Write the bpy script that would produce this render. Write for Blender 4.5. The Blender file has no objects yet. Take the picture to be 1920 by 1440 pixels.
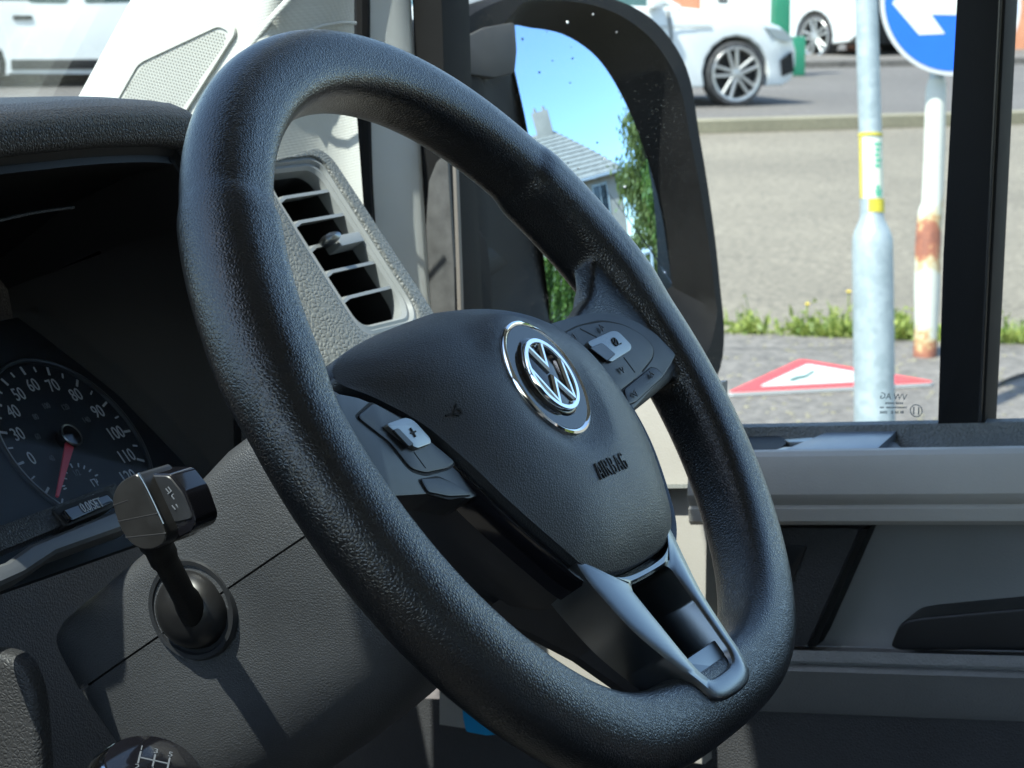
import bpy, bmesh, math, random
from mathutils import Vector, Matrix
R = math.radians
random.seed(7)
sc = bpy.context.scene
col = sc.collection

# ------------------------------------------------------------------ camera
# van frame: x towards the driver's door, y towards the windscreen, z up; the wheel hub is at (0, 0, 1.40)
HUB = Vector((0, 0, 1.40))
CAM = Vector((-0.90149, -0.43624, 1.56465))
AZ, EL, FPX = R(25.882), R(9.0515), 4268.0
DIR = Vector((math.cos(AZ)*math.cos(EL), math.sin(AZ)*math.cos(EL), -math.sin(EL)))
RIGHT = Vector((math.sin(AZ), -math.cos(AZ), 0))
UP = RIGHT.cross(DIR)
cd = bpy.data.cameras.new('camera'); cam = bpy.data.objects.new('camera', cd); col.objects.link(cam)
cam.matrix_world = Matrix((( RIGHT.x, UP.x, -DIR.x, CAM.x), (RIGHT.y, UP.y, -DIR.y, CAM.y), (RIGHT.z, UP.z, -DIR.z, CAM.z), (0, 0, 0, 1)))
cd.sensor_fit = 'HORIZONTAL'; cd.sensor_width = 36; cd.lens = 36*FPX/1920
cd.clip_start = 0.05; cd.clip_end = 2000
cd.dof.use_dof = True; cd.dof.focus_distance = 0.99; cd.dof.aperture_fstop = 36
sc.camera = cam

# ------------------------------------------------------------------ daylight
SUN = Vector((-0.51, 0.16, 0.845)).normalized()
world = bpy.data.worlds.new('World'); sc.world = world; world.use_nodes = True
wn = world.node_tree.nodes; wl = world.node_tree.links
bg = wn['Background']
sky = wn.new('ShaderNodeTexSky'); sky.sky_type = 'NISHITA'; sky.sun_disc = False
sky.sun_elevation = math.asin(SUN.z); sky.sun_rotation = math.atan2(SUN.x, SUN.y)
sky.altitude = 200; sky.air_density = 1.0; sky.dust_density = 0.7; sky.ozone_density = 1.3
wl.new(sky.outputs[0], bg.inputs[0]); bg.inputs[1].default_value = 0.15
sl = bpy.data.lights.new('sun', 'SUN'); sl.energy = 3.5; sl.angle = R(0.53); sl.color = (1.0, 0.965, 0.91)
so = bpy.data.objects.new('sun', sl); col.objects.link(so)
so.rotation_euler = (-SUN).to_track_quat('-Z', 'Y').to_euler(); so.location = (0, 0, 30)
sc.view_settings.view_transform = 'Standard'; sc.view_settings.look = 'None'
sc.view_settings.exposure = 1.6; sc.view_settings.gamma = 1.0
try: sc.view_settings.use_curve_mapping = False
except Exception: pass
sc.render.engine = 'CYCLES'
sc.cycles.use_denoising = True
sc.cycles.max_bounces = 9; sc.cycles.diffuse_bounces = 5; sc.cycles.glossy_bounces = 5
sc.cycles.transparent_max_bounces = 24; sc.cycles.transmission_bounces = 6
sc.cycles.caustics_reflective = False; sc.cycles.caustics_refractive = False
sc.cycles.sample_clamp_indirect = 6.0

# ------------------------------------------------------------------ where things stand (survey helpers)
def sight(px, py):
    return DIR + RIGHT*((px-960)/FPX) - UP*((py-720)/FPX)
def on_plane(px, py, p, n):
    q = sight(px, py); return CAM + q*((Vector(p)-CAM).dot(n)/q.dot(n))
def at_x(px, py, x): return on_plane(px, py, (x, 0, 0), Vector((1, 0, 0)))
def at_y(px, py, y): return on_plane(px, py, (0, y, 0), Vector((0, 1, 0)))
def at_d(px, py, dd): return CAM + sight(px, py)*dd
TILT = R(34.928)
WU, WV, WN = Vector((1, 0, 0)), Vector((0, math.sin(TILT), math.cos(TILT))), Vector((0, -math.cos(TILT), math.sin(TILT)))
def on_wheel(px, py, h):
    p = on_plane(px, py, HUB + WN*h, WN) - HUB
    return (p.dot(WU), p.dot(WV))
def on_wheel_f(px, py, hf):
    h = hf(0, 0)
    for _ in range(25):
        u, v = on_wheel(px, py, h); h = 0.5*h + 0.5*hf(u, v)
    return (u, v, h)
# the street is a plane that rises gently away from the van
GX, GY = 0.0246*math.cos(AZ), 0.0246*math.sin(AZ)
G0 = CAM.z - 1.53 - GX*CAM.x - GY*CAM.y
def gz(x, y, off=0.0): return G0 + GX*x + GY*y + off
GN = Vector((-GX, -GY, 1)).normalized()
def on_ground(px, py, off=0.0): return on_plane(px, py, (0, 0, G0+off), GN)

# ------------------------------------------------------------------ materials
MATS = {}
def new_mat(name):
    m = bpy.data.materials.new(name); m.use_nodes = True
    nt = m.node_tree; b = nt.nodes['Principled BSDF']
    MATS[name] = m
    return m, nt, b
def texco(nt, sc_=(1, 1, 1)):
    t = nt.nodes.new('ShaderNodeTexCoord'); mp = nt.nodes.new('ShaderNodeMapping')
    mp.inputs['Scale'].default_value = sc_
    nt.links.new(t.outputs['Object'], mp.inputs[0]); return mp.outputs[0]
def noise(nt, vec, scale, detail=3, rough=0.55, dist=0):
    n = nt.nodes.new('ShaderNodeTexNoise'); n.inputs['Scale'].default_value = scale
    n.inputs['Detail'].default_value = detail; n.inputs['Roughness'].default_value = rough; n.inputs['Distortion'].default_value = dist
    nt.links.new(vec, n.inputs['Vector']); return n
def ramp(nt, fac, stops):
    r = nt.nodes.new('ShaderNodeValToRGB'); e = r.color_ramp.elements
    while len(e) < len(stops): e.new(0.5)
    for i, (p, c) in enumerate(stops):
        e[i].position = p; e[i].color = c if len(c) == 4 else (*c, 1)
    nt.links.new(fac, r.inputs[0]); return r.outputs[0]
def math_n(nt, op, a, b=None):
    n = nt.nodes.new('ShaderNodeMath'); n.operation = op
    for i, x in enumerate((a, b)):
        if x is None: continue
        if hasattr(x, 'links'): nt.links.new(x, n.inputs[i])
        else: n.inputs[i].default_value = x
    return n.outputs[0]
def cell_height(nt, vec, scale, warp=0.12, edge=0.30):
    """leather-like cells: raised pebbles with narrow valleys between"""
    nn = noise(nt, vec, scale*0.7, 2)
    mix = nt.nodes.new('ShaderNodeMixRGB'); mix.blend_type = 'LINEAR_LIGHT'; mix.inputs[0].default_value = warp/scale
    nt.links.new(vec, mix.inputs[1]); nt.links.new(nn.outputs['Color'], mix.inputs[2])
    v = nt.nodes.new('ShaderNodeTexVoronoi'); v.feature = 'DISTANCE_TO_EDGE'; v.inputs['Scale'].default_value = scale
    nt.links.new(mix.outputs[0], v.inputs['Vector'])
    mr = nt.nodes.new('ShaderNodeMapRange'); mr.interpolation_type = 'SMOOTHSTEP'
    mr.inputs['From Min'].default_value = 0.0; mr.inputs['From Max'].default_value = edge
    nt.links.new(v.outputs['Distance'], mr.inputs[0]); return mr.outputs[0]
def bump(nt, b, h, strength, dist):
    bp = nt.nodes.new('ShaderNodeBump'); bp.inputs['Strength'].default_value = strength; bp.inputs['Distance'].default_value = dist
    nt.links.new(h, bp.inputs['Height']); nt.links.new(bp.outputs[0], b.inputs['Normal'])
def plain(name, base, rough=0.5, metal=0.0, spec=0.5, coat=0.0, var=0.0, vscale=30, grain=None, dust=0.0):
    """base colour with a little uneven wear, grain = ('cell'|'noise', scale, strength, depth)"""
    m, nt, b = new_mat(name)
    b.inputs['Base Color'].default_value = (*base, 1); b.inputs['Roughness'].default_value = rough
    b.inputs['Metallic'].default_value = metal; b.inputs['Specular IOR Level'].default_value = spec
    b.inputs['Coat Weight'].default_value = coat; b.inputs['Coat Roughness'].default_value = 0.05
    vec = texco(nt)
    if var or dust:
        n = noise(nt, vec, vscale, 5, 0.6)
        lo = tuple(c*(1-var) for c in base); hi = tuple(min(1, c*(1+var)+dust) for c in base)
        nt.links.new(ramp(nt, n.outputs[0], [(0.3, lo), (0.72, hi)]), b.inputs['Base Color'])
        mr = nt.nodes.new('ShaderNodeMapRange'); mr.inputs['To Min'].default_value = max(0, rough-0.07); mr.inputs['To Max'].default_value = min(1, rough+0.09)
        nt.links.new(n.outputs[0], mr.inputs[0]); nt.links.new(mr.outputs[0], b.inputs['Roughness'])
    if grain:
        kind, s, st, dp = grain
        h = cell_height(nt, vec, s) if kind == 'cell' else noise(nt, vec, s, 2, 0.5).outputs[0]
        bump(nt, b, h, st, dp)
    return m
RIM_LEATHER = plain('rim_leather', (0.0075, 0.0078, 0.0085), 0.31, spec=0.72, var=0.2, vscale=35, grain=('cell', 660, 0.28, 0.00055))
PAD = plain('pad_plastic', (0.024, 0.0255, 0.028), 0.42, spec=0.75, var=0.12, vscale=30, grain=('cell', 760, 0.24, 0.0005))
DASH_DARK = plain('dash_dark_plastic', (0.022, 0.023, 0.025), 0.52, var=0.15, vscale=20, grain=('cell', 520, 0.5, 0.0008), dust=0.006)
SHROUD = plain('column_plastic', (0.04, 0.042, 0.045), 0.46, var=0.12, vscale=18, grain=('cell', 760, 0.32, 0.0005), dust=0.004)
DASH_GREY = plain('dash_grey_plastic', (0.128, 0.137, 0.132), 0.48, var=0.12, vscale=15, grain=('cell', 330, 0.5, 0.0011), dust=0.01)
DOOR_GREY = plain('door_grey_plastic', (0.44, 0.418, 0.38), 0.55, var=0.08, vscale=10, grain=('noise', 900, 0.25, 0.0005), dust=0.012)
DOOR_DARK = plain('door_dark_plastic', (0.045, 0.046, 0.05), 0.55, var=0.12, vscale=14, grain=('cell', 520, 0.4, 0.0007), dust=0.008)
GLOSS = plain('gloss_black', (0.006, 0.006, 0.008), 0.09, spec=0.6, var=0.1, vscale=50)
PLATE = plain('switch_plastic', (0.016, 0.017, 0.019), 0.38, var=0.12, vscale=60, grain=('noise', 2500, 0.1, 0.0002))
RUBBER = plain('black_rubber', (0.009, 0.009, 0.0095), 0.65, spec=0.2, var=0.2, vscale=25)
CAVITY = plain('cavity_black', (0.008, 0.008, 0.009), 0.7)
HUBBACK = plain('hub_plastic', (0.02, 0.02, 0.022), 0.5, var=0.15, vscale=30, grain=('noise', 1500, 0.15, 0.0004))
SATIN = plain('satin_silver', (0.20, 0.215, 0.225), 0.30, metal=1.0, var=0.06, vscale=80, grain=('noise', 3000, 0.05, 0.0001))
SWSILVER = plain('switch_silver', (0.27, 0.285, 0.29), 0.32, metal=0.85, var=0.05, vscale=90)
CHROME = plain('chrome', (0.84, 0.86, 0.88), 0.07, metal=1.0)
INK_BLACK = plain('black_print', (0.012, 0.012, 0.012), 0.6)
INK_WHITE = plain('white_print', (0.42, 0.44, 0.47), 0.6)
INK_DIM = plain('faint_print', (0.10, 0.11, 0.125), 0.6)
HEADLINER = plain('headliner_fabric', (0.55, 0.55, 0.53), 0.9, var=0.08, vscale=12, grain=('noise', 700, 0.3, 0.001))
PILLAR = plain('pillar_plastic', (0.60, 0.61, 0.57), 0.6, var=0.03, vscale=8, grain=('noise', 600, 0.25, 0.0007))
FRAME_GREY = plain('frame_grey', (0.62, 0.64, 0.62), 0.55, var=0.05, vscale=9, grain=('noise', 900, 0.15, 0.0004))
def dimples(name, base, rough, period, ang, depth):
    m, nt, b = new_mat(name)
    b.inputs['Base Color'].default_value = (*base, 1); b.inputs['Roughness'].default_value = rough
    vec = texco(nt); sp = nt.nodes.new('ShaderNodeSeparateXYZ'); nt.links.new(vec, sp.inputs[0])
    k = 2*math.pi/period; c, s = math.cos(ang), math.sin(ang)
    a1 = math_n(nt, 'ADD', math_n(nt, 'MULTIPLY', sp.outputs[1], c*k), math_n(nt, 'MULTIPLY', sp.outputs[2], s*k))
    a2 = math_n(nt, 'ADD', math_n(nt, 'MULTIPLY', sp.outputs[1], -s*k), math_n(nt, 'MULTIPLY', sp.outputs[2], c*k))
    h = math_n(nt, 'MULTIPLY', math_n(nt, 'SINE', a1), math_n(nt, 'SINE', a2))
    bump(nt, b, h, 0.6, depth)
    return m
PILLAR = dimples('pillar_plastic_dimpled', (0.60, 0.61, 0.57), 0.6, 0.0026, R(30), 0.00010)
def glass(name, tint, dust=0.02, speck=0.0, spscale=260, refl=1.0):
    m, nt, b = new_mat(name); nt.nodes.remove(b)
    out = nt.nodes['Material Output']
    tr = nt.nodes.new('ShaderNodeBsdfTransparent'); tr.inputs[0].default_value = (*tint, 1)
    gl = nt.nodes.new('ShaderNodeBsdfGlossy'); gl.inputs['Roughness'].default_value = 0.01
    lw = nt.nodes.new('ShaderNodeLayerWeight')
    fm = math_n(nt, 'MULTIPLY', math_n(nt, 'ADD', math_n(nt, 'MULTIPLY', math_n(nt, 'POWER', lw.outputs['Facing'], 5.0), 0.96), 0.04), refl)
    m1 = nt.nodes.new('ShaderNodeMixShader'); nt.links.new(fm, m1.inputs[0]); nt.links.new(tr.outputs[0], m1.inputs[1]); nt.links.new(gl.outputs[0], m1.inputs[2])
    df = nt.nodes.new('ShaderNodeBsdfDiffuse'); df.inputs[0].default_value = (0.6, 0.6, 0.58, 1)
    vec = texco(nt); n1 = noise(nt, vec, 14, 5, 0.65)
    f = math_n(nt, 'MULTIPLY', n1.outputs[0], dust)
    if speck:
        v = nt.nodes.new('ShaderNodeTexVoronoi'); v.inputs['Scale'].default_value = spscale; nt.links.new(vec, v.inputs['Vector'])
        n2 = noise(nt, vec, 18, 2)
        thr = math_n(nt, 'MULTIPLY', n2.outputs[0], 0.24)
        on = math_n(nt, 'LESS_THAN', v.outputs['Distance'], thr)
        f = math_n(nt, 'MINIMUM', math_n(nt, 'ADD', f, math_n(nt, 'MULTIPLY', on, speck)), 1.0)
    m2 = nt.nodes.new('ShaderNodeMixShader'); nt.links.new(f, m2.inputs[0]); nt.links.new(m1.outputs[0], m2.inputs[1]); nt.links.new(df.outputs[0], m2.inputs[2])
    nt.links.new(m2.outputs[0], out.inputs[0]); return m
GLASS_DOOR = glass('door_window_glass', (0.945, 0.978, 0.958), 0.002, 0.06, 330, 0.06)
GLASS_SCREEN = glass('windscreen_glass', (0.935, 0.97, 0.95), 0.05, 0.05, 240)  # dust film thickened to stand in for the washed-out haze
GLASS_LENS = glass('dial_lens', (0.96, 0.97, 0.98), 0.012, 0.02, 420, 0.12)
MIRROR = plain('mirror_sky_tint', (0.47, 0.66, 0.90), 0.0, metal=1.0)  # blue put into the base colour to deepen the reflected sky
DROP = plain('water_mark', (0.75, 0.78, 0.8), 0.2)
def carpaint(name, c): return plain(name, c, 0.25, coat=0.6, var=0.02, vscale=3)
CAR_WHITE = carpaint('white_car_paint', (0.60, 0.62, 0.61))
CAR_GLASS = plain('car_window_dark', (0.05, 0.10, 0.09), 0.05, spec=0.7)
TYRE = plain('tyre_rubber', (0.03, 0.03, 0.032), 0.8, var=0.3, vscale=20, dust=0.02)
ALLOY = plain('alloy_wheel', (0.4, 0.41, 0.41), 0.3, metal=0.6)
PLASTIC_BLACK = plain('exterior_black_plastic', (0.006, 0.006, 0.0063), 0.6, spec=0.22, var=0.2, vscale=20, grain=('noise', 900, 0.3, 0.0006), dust=0.003)
LAMP_CLEAR = plain('lamp_lens', (0.25, 0.3, 0.32), 0.08, spec=0.8)
RED = plain('red_paint', (0.62, 0.045, 0.04), 0.5, var=0.12, vscale=9)
SIGN_BLUE = plain('sign_blue', (0.006, 0.105, 0.56), 0.4, var=0.05, vscale=9)
SIGN_WHITE = plain('sign_white', (0.52, 0.54, 0.50), 0.5, var=0.06, vscale=9)
SIGN_GREY = plain('sign_grey_edge', (0.45, 0.46, 0.45), 0.5)
GREEN = plain('green_paint', (0.02, 0.20, 0.11), 0.45, var=0.1, vscale=5)
YELLOW = plain('yellow_tape', (0.50, 0.42, 0.03), 0.55, var=0.15, vscale=40)
STICKER = plain('sticker_paper', (0.62, 0.64, 0.50), 0.6, var=0.1, vscale=30)
STICK_GREEN = plain('sticker_green', (0.08, 0.40, 0.25), 0.6)
BLUE_TAB = plain('blue_plastic', (0.02, 0.40, 0.80), 0.5, var=0.05, vscale=30)
WALLW = plain('white_render', (0.62, 0.63, 0.58), 0.85, var=0.06, vscale=2)
HARL = plain('grey_roughcast', (0.42, 0.345, 0.26), 0.9, var=0.12, vscale=1.5, grain=('noise', 30, 0.4, 0.02))
ROOF_TILE = plain('concrete_roof_tile', (0.31, 0.265, 0.205), 0.85, var=0.18, vscale=2.5)
BARK = plain('tree_bark', (0.10, 0.075, 0.05), 0.9, var=0.3, vscale=6, grain=('noise', 12, 0.6, 0.03))
BUILD_GLASS = plain('house_glass', (0.03, 0.04, 0.05), 0.06, spec=0.7)
def leafmat(name, c1, c2):
    m, nt, b = new_mat(name)
    g = nt.nodes.new('ShaderNodeNewGeometry')
    nt.links.new(ramp(nt, g.outputs['Random Per Island'], [(0.0, c1), (1.0, c2)]), b.inputs['Base Color'])
    b.inputs['Roughness'].default_value = 0.55
    b.inputs['Transmission Weight'].default_value = 0.0
    tl = nt.nodes.new('ShaderNodeBsdfTranslucent'); mx = nt.nodes.new('ShaderNodeMixShader'); mx.inputs[0].default_value = 0.3
    nt.links.new(ramp(nt, g.outputs['Random Per Island'], [(0.0, tuple(x*1.4 for x in c1)), (1.0, tuple(x*1.4 for x in c2))]), tl.inputs[0])
    nt.links.new(b.outputs[0], mx.inputs[1]); nt.links.new(tl.outputs[0], mx.inputs[2])
    nt.links.new(mx.outputs[0], nt.nodes['Material Output'].inputs[0]); return m
LEAF = leafmat('leaf_green', (0.06, 0.12, 0.015), (0.19, 0.28, 0.04))
LEAF_OLIVE = leafmat('leaf_olive', (0.09, 0.12, 0.02), (0.24, 0.26, 0.06))
GRASS = leafmat('weed_green', (0.10, 0.16, 0.025), (0.30, 0.34, 0.08))
FLOWER = plain('yellow_petal', (0.7, 0.5, 0.03), 0.6)
def ground_mat(name, c, fine=90, coarse=1.2, amp=0.22, cracks=0.0):
    m, nt, b = new_mat(name); vec = texco(nt)
    a = noise(nt, vec, fine, 4, 0.7); l = noise(nt, vec, coarse, 5, 0.65)
    mx = nt.nodes.new('ShaderNodeMixRGB'); mx.blend_type = 'MULTIPLY'; mx.inputs[0].default_value = 1
    nt.links.new(ramp(nt, a.outputs[0], [(0.25, tuple(x*(1-amp) for x in c)), (0.75, tuple(x*(1+amp) for x in c))]), mx.inputs[1])
    nt.links.new(ramp(nt, l.outputs[0], [(0.3, (0.78,)*3), (0.7, (1.1,)*3)]), mx.inputs[2])
    outc = mx.outputs[0]
    if cracks:
        h = cell_height(nt, vec, 0.55, 1.6, 0.012)
        m2 = nt.nodes.new('ShaderNodeMixRGB'); m2.blend_type = 'MULTIPLY'; m2.inputs[0].default_value = cracks
        nt.links.new(outc, m2.inputs[1]); nt.links.new(h, m2.inputs[2]); outc = m2.outputs[0]
    nt.links.new(outc, b.inputs['Base Color']); b.inputs['Roughness'].default_value = 0.9
    bump(nt, b, a.outputs[0], 0.5, 0.01); return m
ROAD = ground_mat('worn_asphalt', (0.168, 0.147, 0.110), 26, 0.5, 0.6)
PAVE = ground_mat('pavement_asphalt', (0.135, 0.122, 0.107), 22, 0.9, 0.6, 0.6)
LANE = ground_mat('dark_asphalt', (0.115, 0.105, 0.094), 20, 0.35, 0.4)
KERB = ground_mat('kerb_stone', (0.22, 0.20, 0.135), 30, 1.1, 0.2)
TURF = ground_mat('turf', (0.07, 0.11, 0.025), 30, 0.6, 0.4)
def galv(name):
    m, nt, b = new_mat(name); vec = texco(nt)
    v = nt.nodes.new('ShaderNodeTexVoronoi'); v.inputs['Scale'].default_value = 45; nt.links.new(vec, v.inputs['Vector'])
    n = noise(nt, vec, 6, 4)
    mx = nt.nodes.new('ShaderNodeMixRGB'); mx.inputs[0].default_value = 0.5
    nt.links.new(v.outputs['Color'], mx.inputs[1]); nt.links.new(n.outputs[0], mx.inputs[2])
    bw = nt.nodes.new('ShaderNodeRGBToBW'); nt.links.new(mx.outputs[0], bw.inputs[0])
    nt.links.new(ramp(nt, bw.outputs[0], [(0.2, (0.24, 0.29, 0.30)), (0.8, (0.36, 0.41, 0.42))]), b.inputs['Base Color'])
    b.inputs['Metallic'].default_value = 0.25; b.inputs['Roughness'].default_value = 0.5; return m
GALV = galv('galvanised_steel')
def rusty(name):
    m, nt, b = new_mat(name); vec = texco(nt); n = noise(nt, vec, 9, 6, 0.7)
    sp = nt.nodes.new('ShaderNodeSeparateXYZ'); nt.links.new(vec, sp.inputs[0])
    # flaking rust: a ring where the old sleeve ends and another at the foot, with ragged edges of their own
    z = sp.outputs[2]
    ring = math_n(nt, 'SUBTRACT', 1.0, math_n(nt, 'MULTIPLY', math_n(nt, 'ABSOLUTE', math_n(nt, 'SUBTRACT', z, 0.44)), 7.5))
    foot = math_n(nt, 'SUBTRACT', 1.0, math_n(nt, 'MULTIPLY', z, 8.0))
    k = math_n(nt, 'ADD', math_n(nt, 'MULTIPLY', math_n(nt, 'MAXIMUM', ring, foot), 0.5), math_n(nt, 'MULTIPLY', math_n(nt, 'SUBTRACT', n.outputs[0], 0.5), 1.7))
    nt.links.new(ramp(nt, k, [(0.0, (0.47, 0.48, 0.42)), (0.10, (0.45, 0.42, 0.29)), (0.20, (0.42, 0.30, 0.14)), (0.30, (0.30, 0.11, 0.06)), (0.6, (0.18, 0.07, 0.045))]), b.inputs['Base Color'])
    b.inputs['Roughness'].default_value = 0.6; bump(nt, b, n.outputs[0], 0.5, 0.004); return m
POST_RUST = rusty('rusting_white_post')
def brick_mat(name):
    m, nt, b = new_mat(name); vec = texco(nt, (1, 1, 1))
    n = noise(nt, vec, 3, 4); nt.links.new(ramp(nt, n.outputs[0], [(0.3, (0.42, 0.17, 0.09)), (0.7, (0.55, 0.25, 0.14))]), b.inputs['Base Color'])
    b.inputs['Roughness'].default_value = 0.85; return m
BRICK = brick_mat('orange_brick')

# ------------------------------------------------------------------ mesh helpers
MW = {}
def tag(o, label=None, cat=None, group=None, kind=None):
    if label: o['label'] = label
    if cat: o['category'] = cat
    if group: o['group'] = group
    if kind: o['kind'] = kind
    return o
def thing(name, loc, label, cat, group=None, rot=None):
    o = bpy.data.objects.new(name, None); col.objects.link(o); o.empty_display_size = 0.05
    m = Matrix.Translation(Vector(loc)) @ (rot.to_4x4() if rot else Matrix.Identity(4))
    o.matrix_world = m; MW[o.name] = m
    return tag(o, label, cat, group)
class MB:
    def __init__(s): s.v = []; s.f = []
    def add(s, vs, fs):
        k = len(s.v); s.v += [Vector(p) for p in vs]; s.f += [tuple(i+k for i in f) for f in fs]; return s
    def bm(s, bm):
        bm.verts.ensure_lookup_table(); bm.verts.index_update()
        s.add([v.co.copy() for v in bm.verts], [[v.index for v in f.verts] for f in bm.faces]); bm.free(); return s
    def build(s, name, mat, parent=None, local=False, smooth=35, shade=True):
        me = bpy.data.meshes.new(name)
        vs = s.v
        if parent is not None and not local:
            inv = MW[parent.name].inverted(); vs = [inv @ p for p in vs]
        me.from_pydata([tuple(p) for p in vs], [], s.f); me.validate(); me.update()
        b = bmesh.new(); b.from_mesh(me); bmesh.ops.recalc_face_normals(b, faces=b.faces); b.to_mesh(me); b.free()
        if shade:
            for p in me.polygons: p.use_smooth = True
            if smooth: me.set_sharp_from_angle(angle=R(smooth))
        me.materials.append(mat)
        o = bpy.data.objects.new(name, me); col.objects.link(o)
        if parent is not None:
            o.parent = parent; MW[o.name] = MW[parent.name]
        else: MW[o.name] = Matrix.Identity(4)
        return o
def cr(pts, n=6, closed=True):
    """smooth curve through points (any dimension)"""
    pts = [Vector(p) if len(p) > 2 else Vector((*p, 0)) for p in pts]; N = len(pts); out = []
    for i in range(N if closed else N-1):
        if closed: a, b, c, d = pts[i-1], pts[i], pts[(i+1) % N], pts[(i+2) % N]
        else: a, b, c, d = pts[max(i-1, 0)], pts[i], pts[i+1], pts[min(i+2, N-1)]
        for k in range(n):
            t = k/n
            out.append(0.5*((2*b) + (c-a)*t + (2*a-5*b+4*c-d)*t*t + (3*b-a-3*c+d)*t**3))
    if not closed: out.append(pts[-1])
    return out
def roundpoly(pts, r, n=4):
    """2-D polygon with rounded corners; r one radius or one per corner"""
    out = []; N = len(pts)
    for i, p in enumerate(pts):
        p = Vector(p[:2]); a = Vector(pts[i-1][:2]); b = Vector(pts[(i+1) % N][:2])
        ri = r[i] if isinstance(r, (list, tuple)) else r
        da, db = a-p, b-p; t = min(ri, da.length*0.48, db.length*0.48)
        p0 = p+da.normalized()*t; p1 = p+db.normalized()*t
        for k in range(n+1):
            s = k/n; out.append(((1-s)**2*p0 + 2*s*(1-s)*p + s*s*p1))
    return out
def loft(rings, close=True, cap0=True, cap1=True):
    m = MB(); n = len(rings[0]); vs = [p for r in rings for p in r]; fs = []
    for i in range(len(rings)-1):
        for j in range(n if close else n-1):
            a, b = i*n+j, i*n+(j+1) % n; fs.append((a, b, b+n, a+n))
    if cap0: fs.append(tuple(range(n))[::-1])
    if cap1: fs.append(tuple(range((len(rings)-1)*n, len(rings)*n)))
    m.add(vs, fs); return m
def grid(rows):
    return loft(rows, close=False, cap0=False, cap1=False)
def tube(path, rad, seg=12, cap=True, flat=1.0, ref=None):
    path = [Vector(p) for p in path]; rings = []; last = None
    for i, p in enumerate(path):
        t = (path[min(i+1, len(path)-1)]-path[max(i-1, 0)]).normalized()
        if last is None:
            a = Vector(ref) if ref else (Vector((0, 0, 1)) if abs(t.z) < 0.9 else Vector((1, 0, 0)))
        else: a = last
        x = (a - t*a.dot(t)).normalized(); y = t.cross(x); last = x
        r = rad[i] if isinstance(rad, (list, tuple)) else rad
        rings.append([p + x*(math.cos(2*math.pi*k/seg)*r) + y*(math.sin(2*math.pi*k/seg)*r*flat) for k in range(seg)])
    return loft(rings, True, cap, cap)
def frame(o, ex, ey, ez=None):
    ex, ey = Vector(ex).normalized(), Vector(ey).normalized(); ez = Vector(ez).normalized() if ez else ex.cross(ey)
    o = Vector(o)
    return lambda x, y, z=0.0: o + ex*x + ey*y + ez*z
IDENT = lambda x, y, z=0.0: Vector((x, y, z))
def prism(poly, z0, z1, F=IDENT, bev=0.0, seg=2, zf=None):
    """extruded outline with bevelled top rim; zf(x, y) bends the top (and bottom) surface"""
    bm = bmesh.new()
    vs = [bm.verts.new((p[0], p[1], z1)) for p in poly]
    f = bm.faces.new(vs); bm.normal_update()
    if f.normal.z < 0: f.normal_flip()
    ret = bmesh.ops.extrude_face_region(bm, geom=[f])
    low = [e for e in ret['geom'] if isinstance(e, bmesh.types.BMVert)]
    # the extruded copy becomes the top, the first face stays as bottom
    for v in vs: v.co.z = z0
    bmesh.ops.recalc_face_normals(bm, faces=bm.faces)
    if bev:
        es = [e for e in bm.edges if len(e.link_faces) == 2 and e.calc_face_angle(0) > R(50) and max(v.co.z for v in e.verts) > max(z0, z1)-1e-6 and min(v.co.z for v in e.verts) > max(z0, z1)-1e-6]
        bmesh.ops.bevel(bm, geom=es, offset=bev, segments=seg, profile=0.6, affect='EDGES', clamp_overlap=True)
    bmesh.ops.triangulate(bm, faces=[f for f in bm.faces if len(f.verts) > 4])
    for v in bm.verts:
        z = v.co.z + (zf(v.co.x, v.co.y) if zf else 0)
        v.co = F(v.co.x, v.co.y, z)
    return MB().bm(bm)
def ringprism(outer, inner, z0, z1, F=IDENT, zf=None, lip=0.0):
    n = len(outer); z = zf or (lambda x, y: 0)
    def rr(p, zz): return [F(q[0], q[1], zz+z(q[0], q[1])) for q in p]
    def mixp(a, b, t): return [(p[0]*(1-t)+q[0]*t, p[1]*(1-t)+q[1]*t) for p, q in zip(a, b)]
    rings = [rr(outer, z0), rr(outer, z1-lip)] + ([rr(mixp(outer, inner, 0.12), z1)] if lip else []) + ([rr(mixp(outer, inner, 0.88), z1)] if lip else []) + [rr(inner, z1-lip), rr(inner, z0)]
    m = MB(); vs = [p for r in rings for p in r]; fs = []; k = len(rings)
    for i in range(k):
        for j in range(n):
            a, b = i*n+j, i*n+(j+1) % n; c, d2 = ((i+1) % k)*n+(j+1) % n, ((i+1) % k)*n+j
            fs.append((a, b, c, d2))
    return m.add(vs, fs)
def box(c, s, F=IDENT, bev=0.0, seg=2):
    x, y, z = s[0]/2, s[1]/2, s[2]/2
    bm = bmesh.new(); bmesh.ops.create_cube(bm, size=1)
    for v in bm.verts: v.co = Vector((v.co.x*s[0], v.co.y*s[1], v.co.z*s[2]))
    if bev: bmesh.ops.bevel(bm, geom=list(bm.edges), offset=bev, segments=seg, profile=0.6, affect='EDGES')
    for v in bm.verts: v.co = F(v.co.x+c[0], v.co.y+c[1], v.co.z+c[2])
    return MB().bm(bm)
def lathe(prof, F=IDENT, seg=32, close=False, caps=True):
    """profile of (radius, height) about the local z axis of F"""
    rings = [[F(r*math.cos(2*math.pi*k/seg), r*math.sin(2*math.pi*k/seg), h) for k in range(seg)] for r, h in prof]
    if close: rings.append(rings[0])
    return loft(rings, True, caps and (not close) and prof[0][0] > 1e-6, caps and (not close) and prof[-1][0] > 1e-6)
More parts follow.
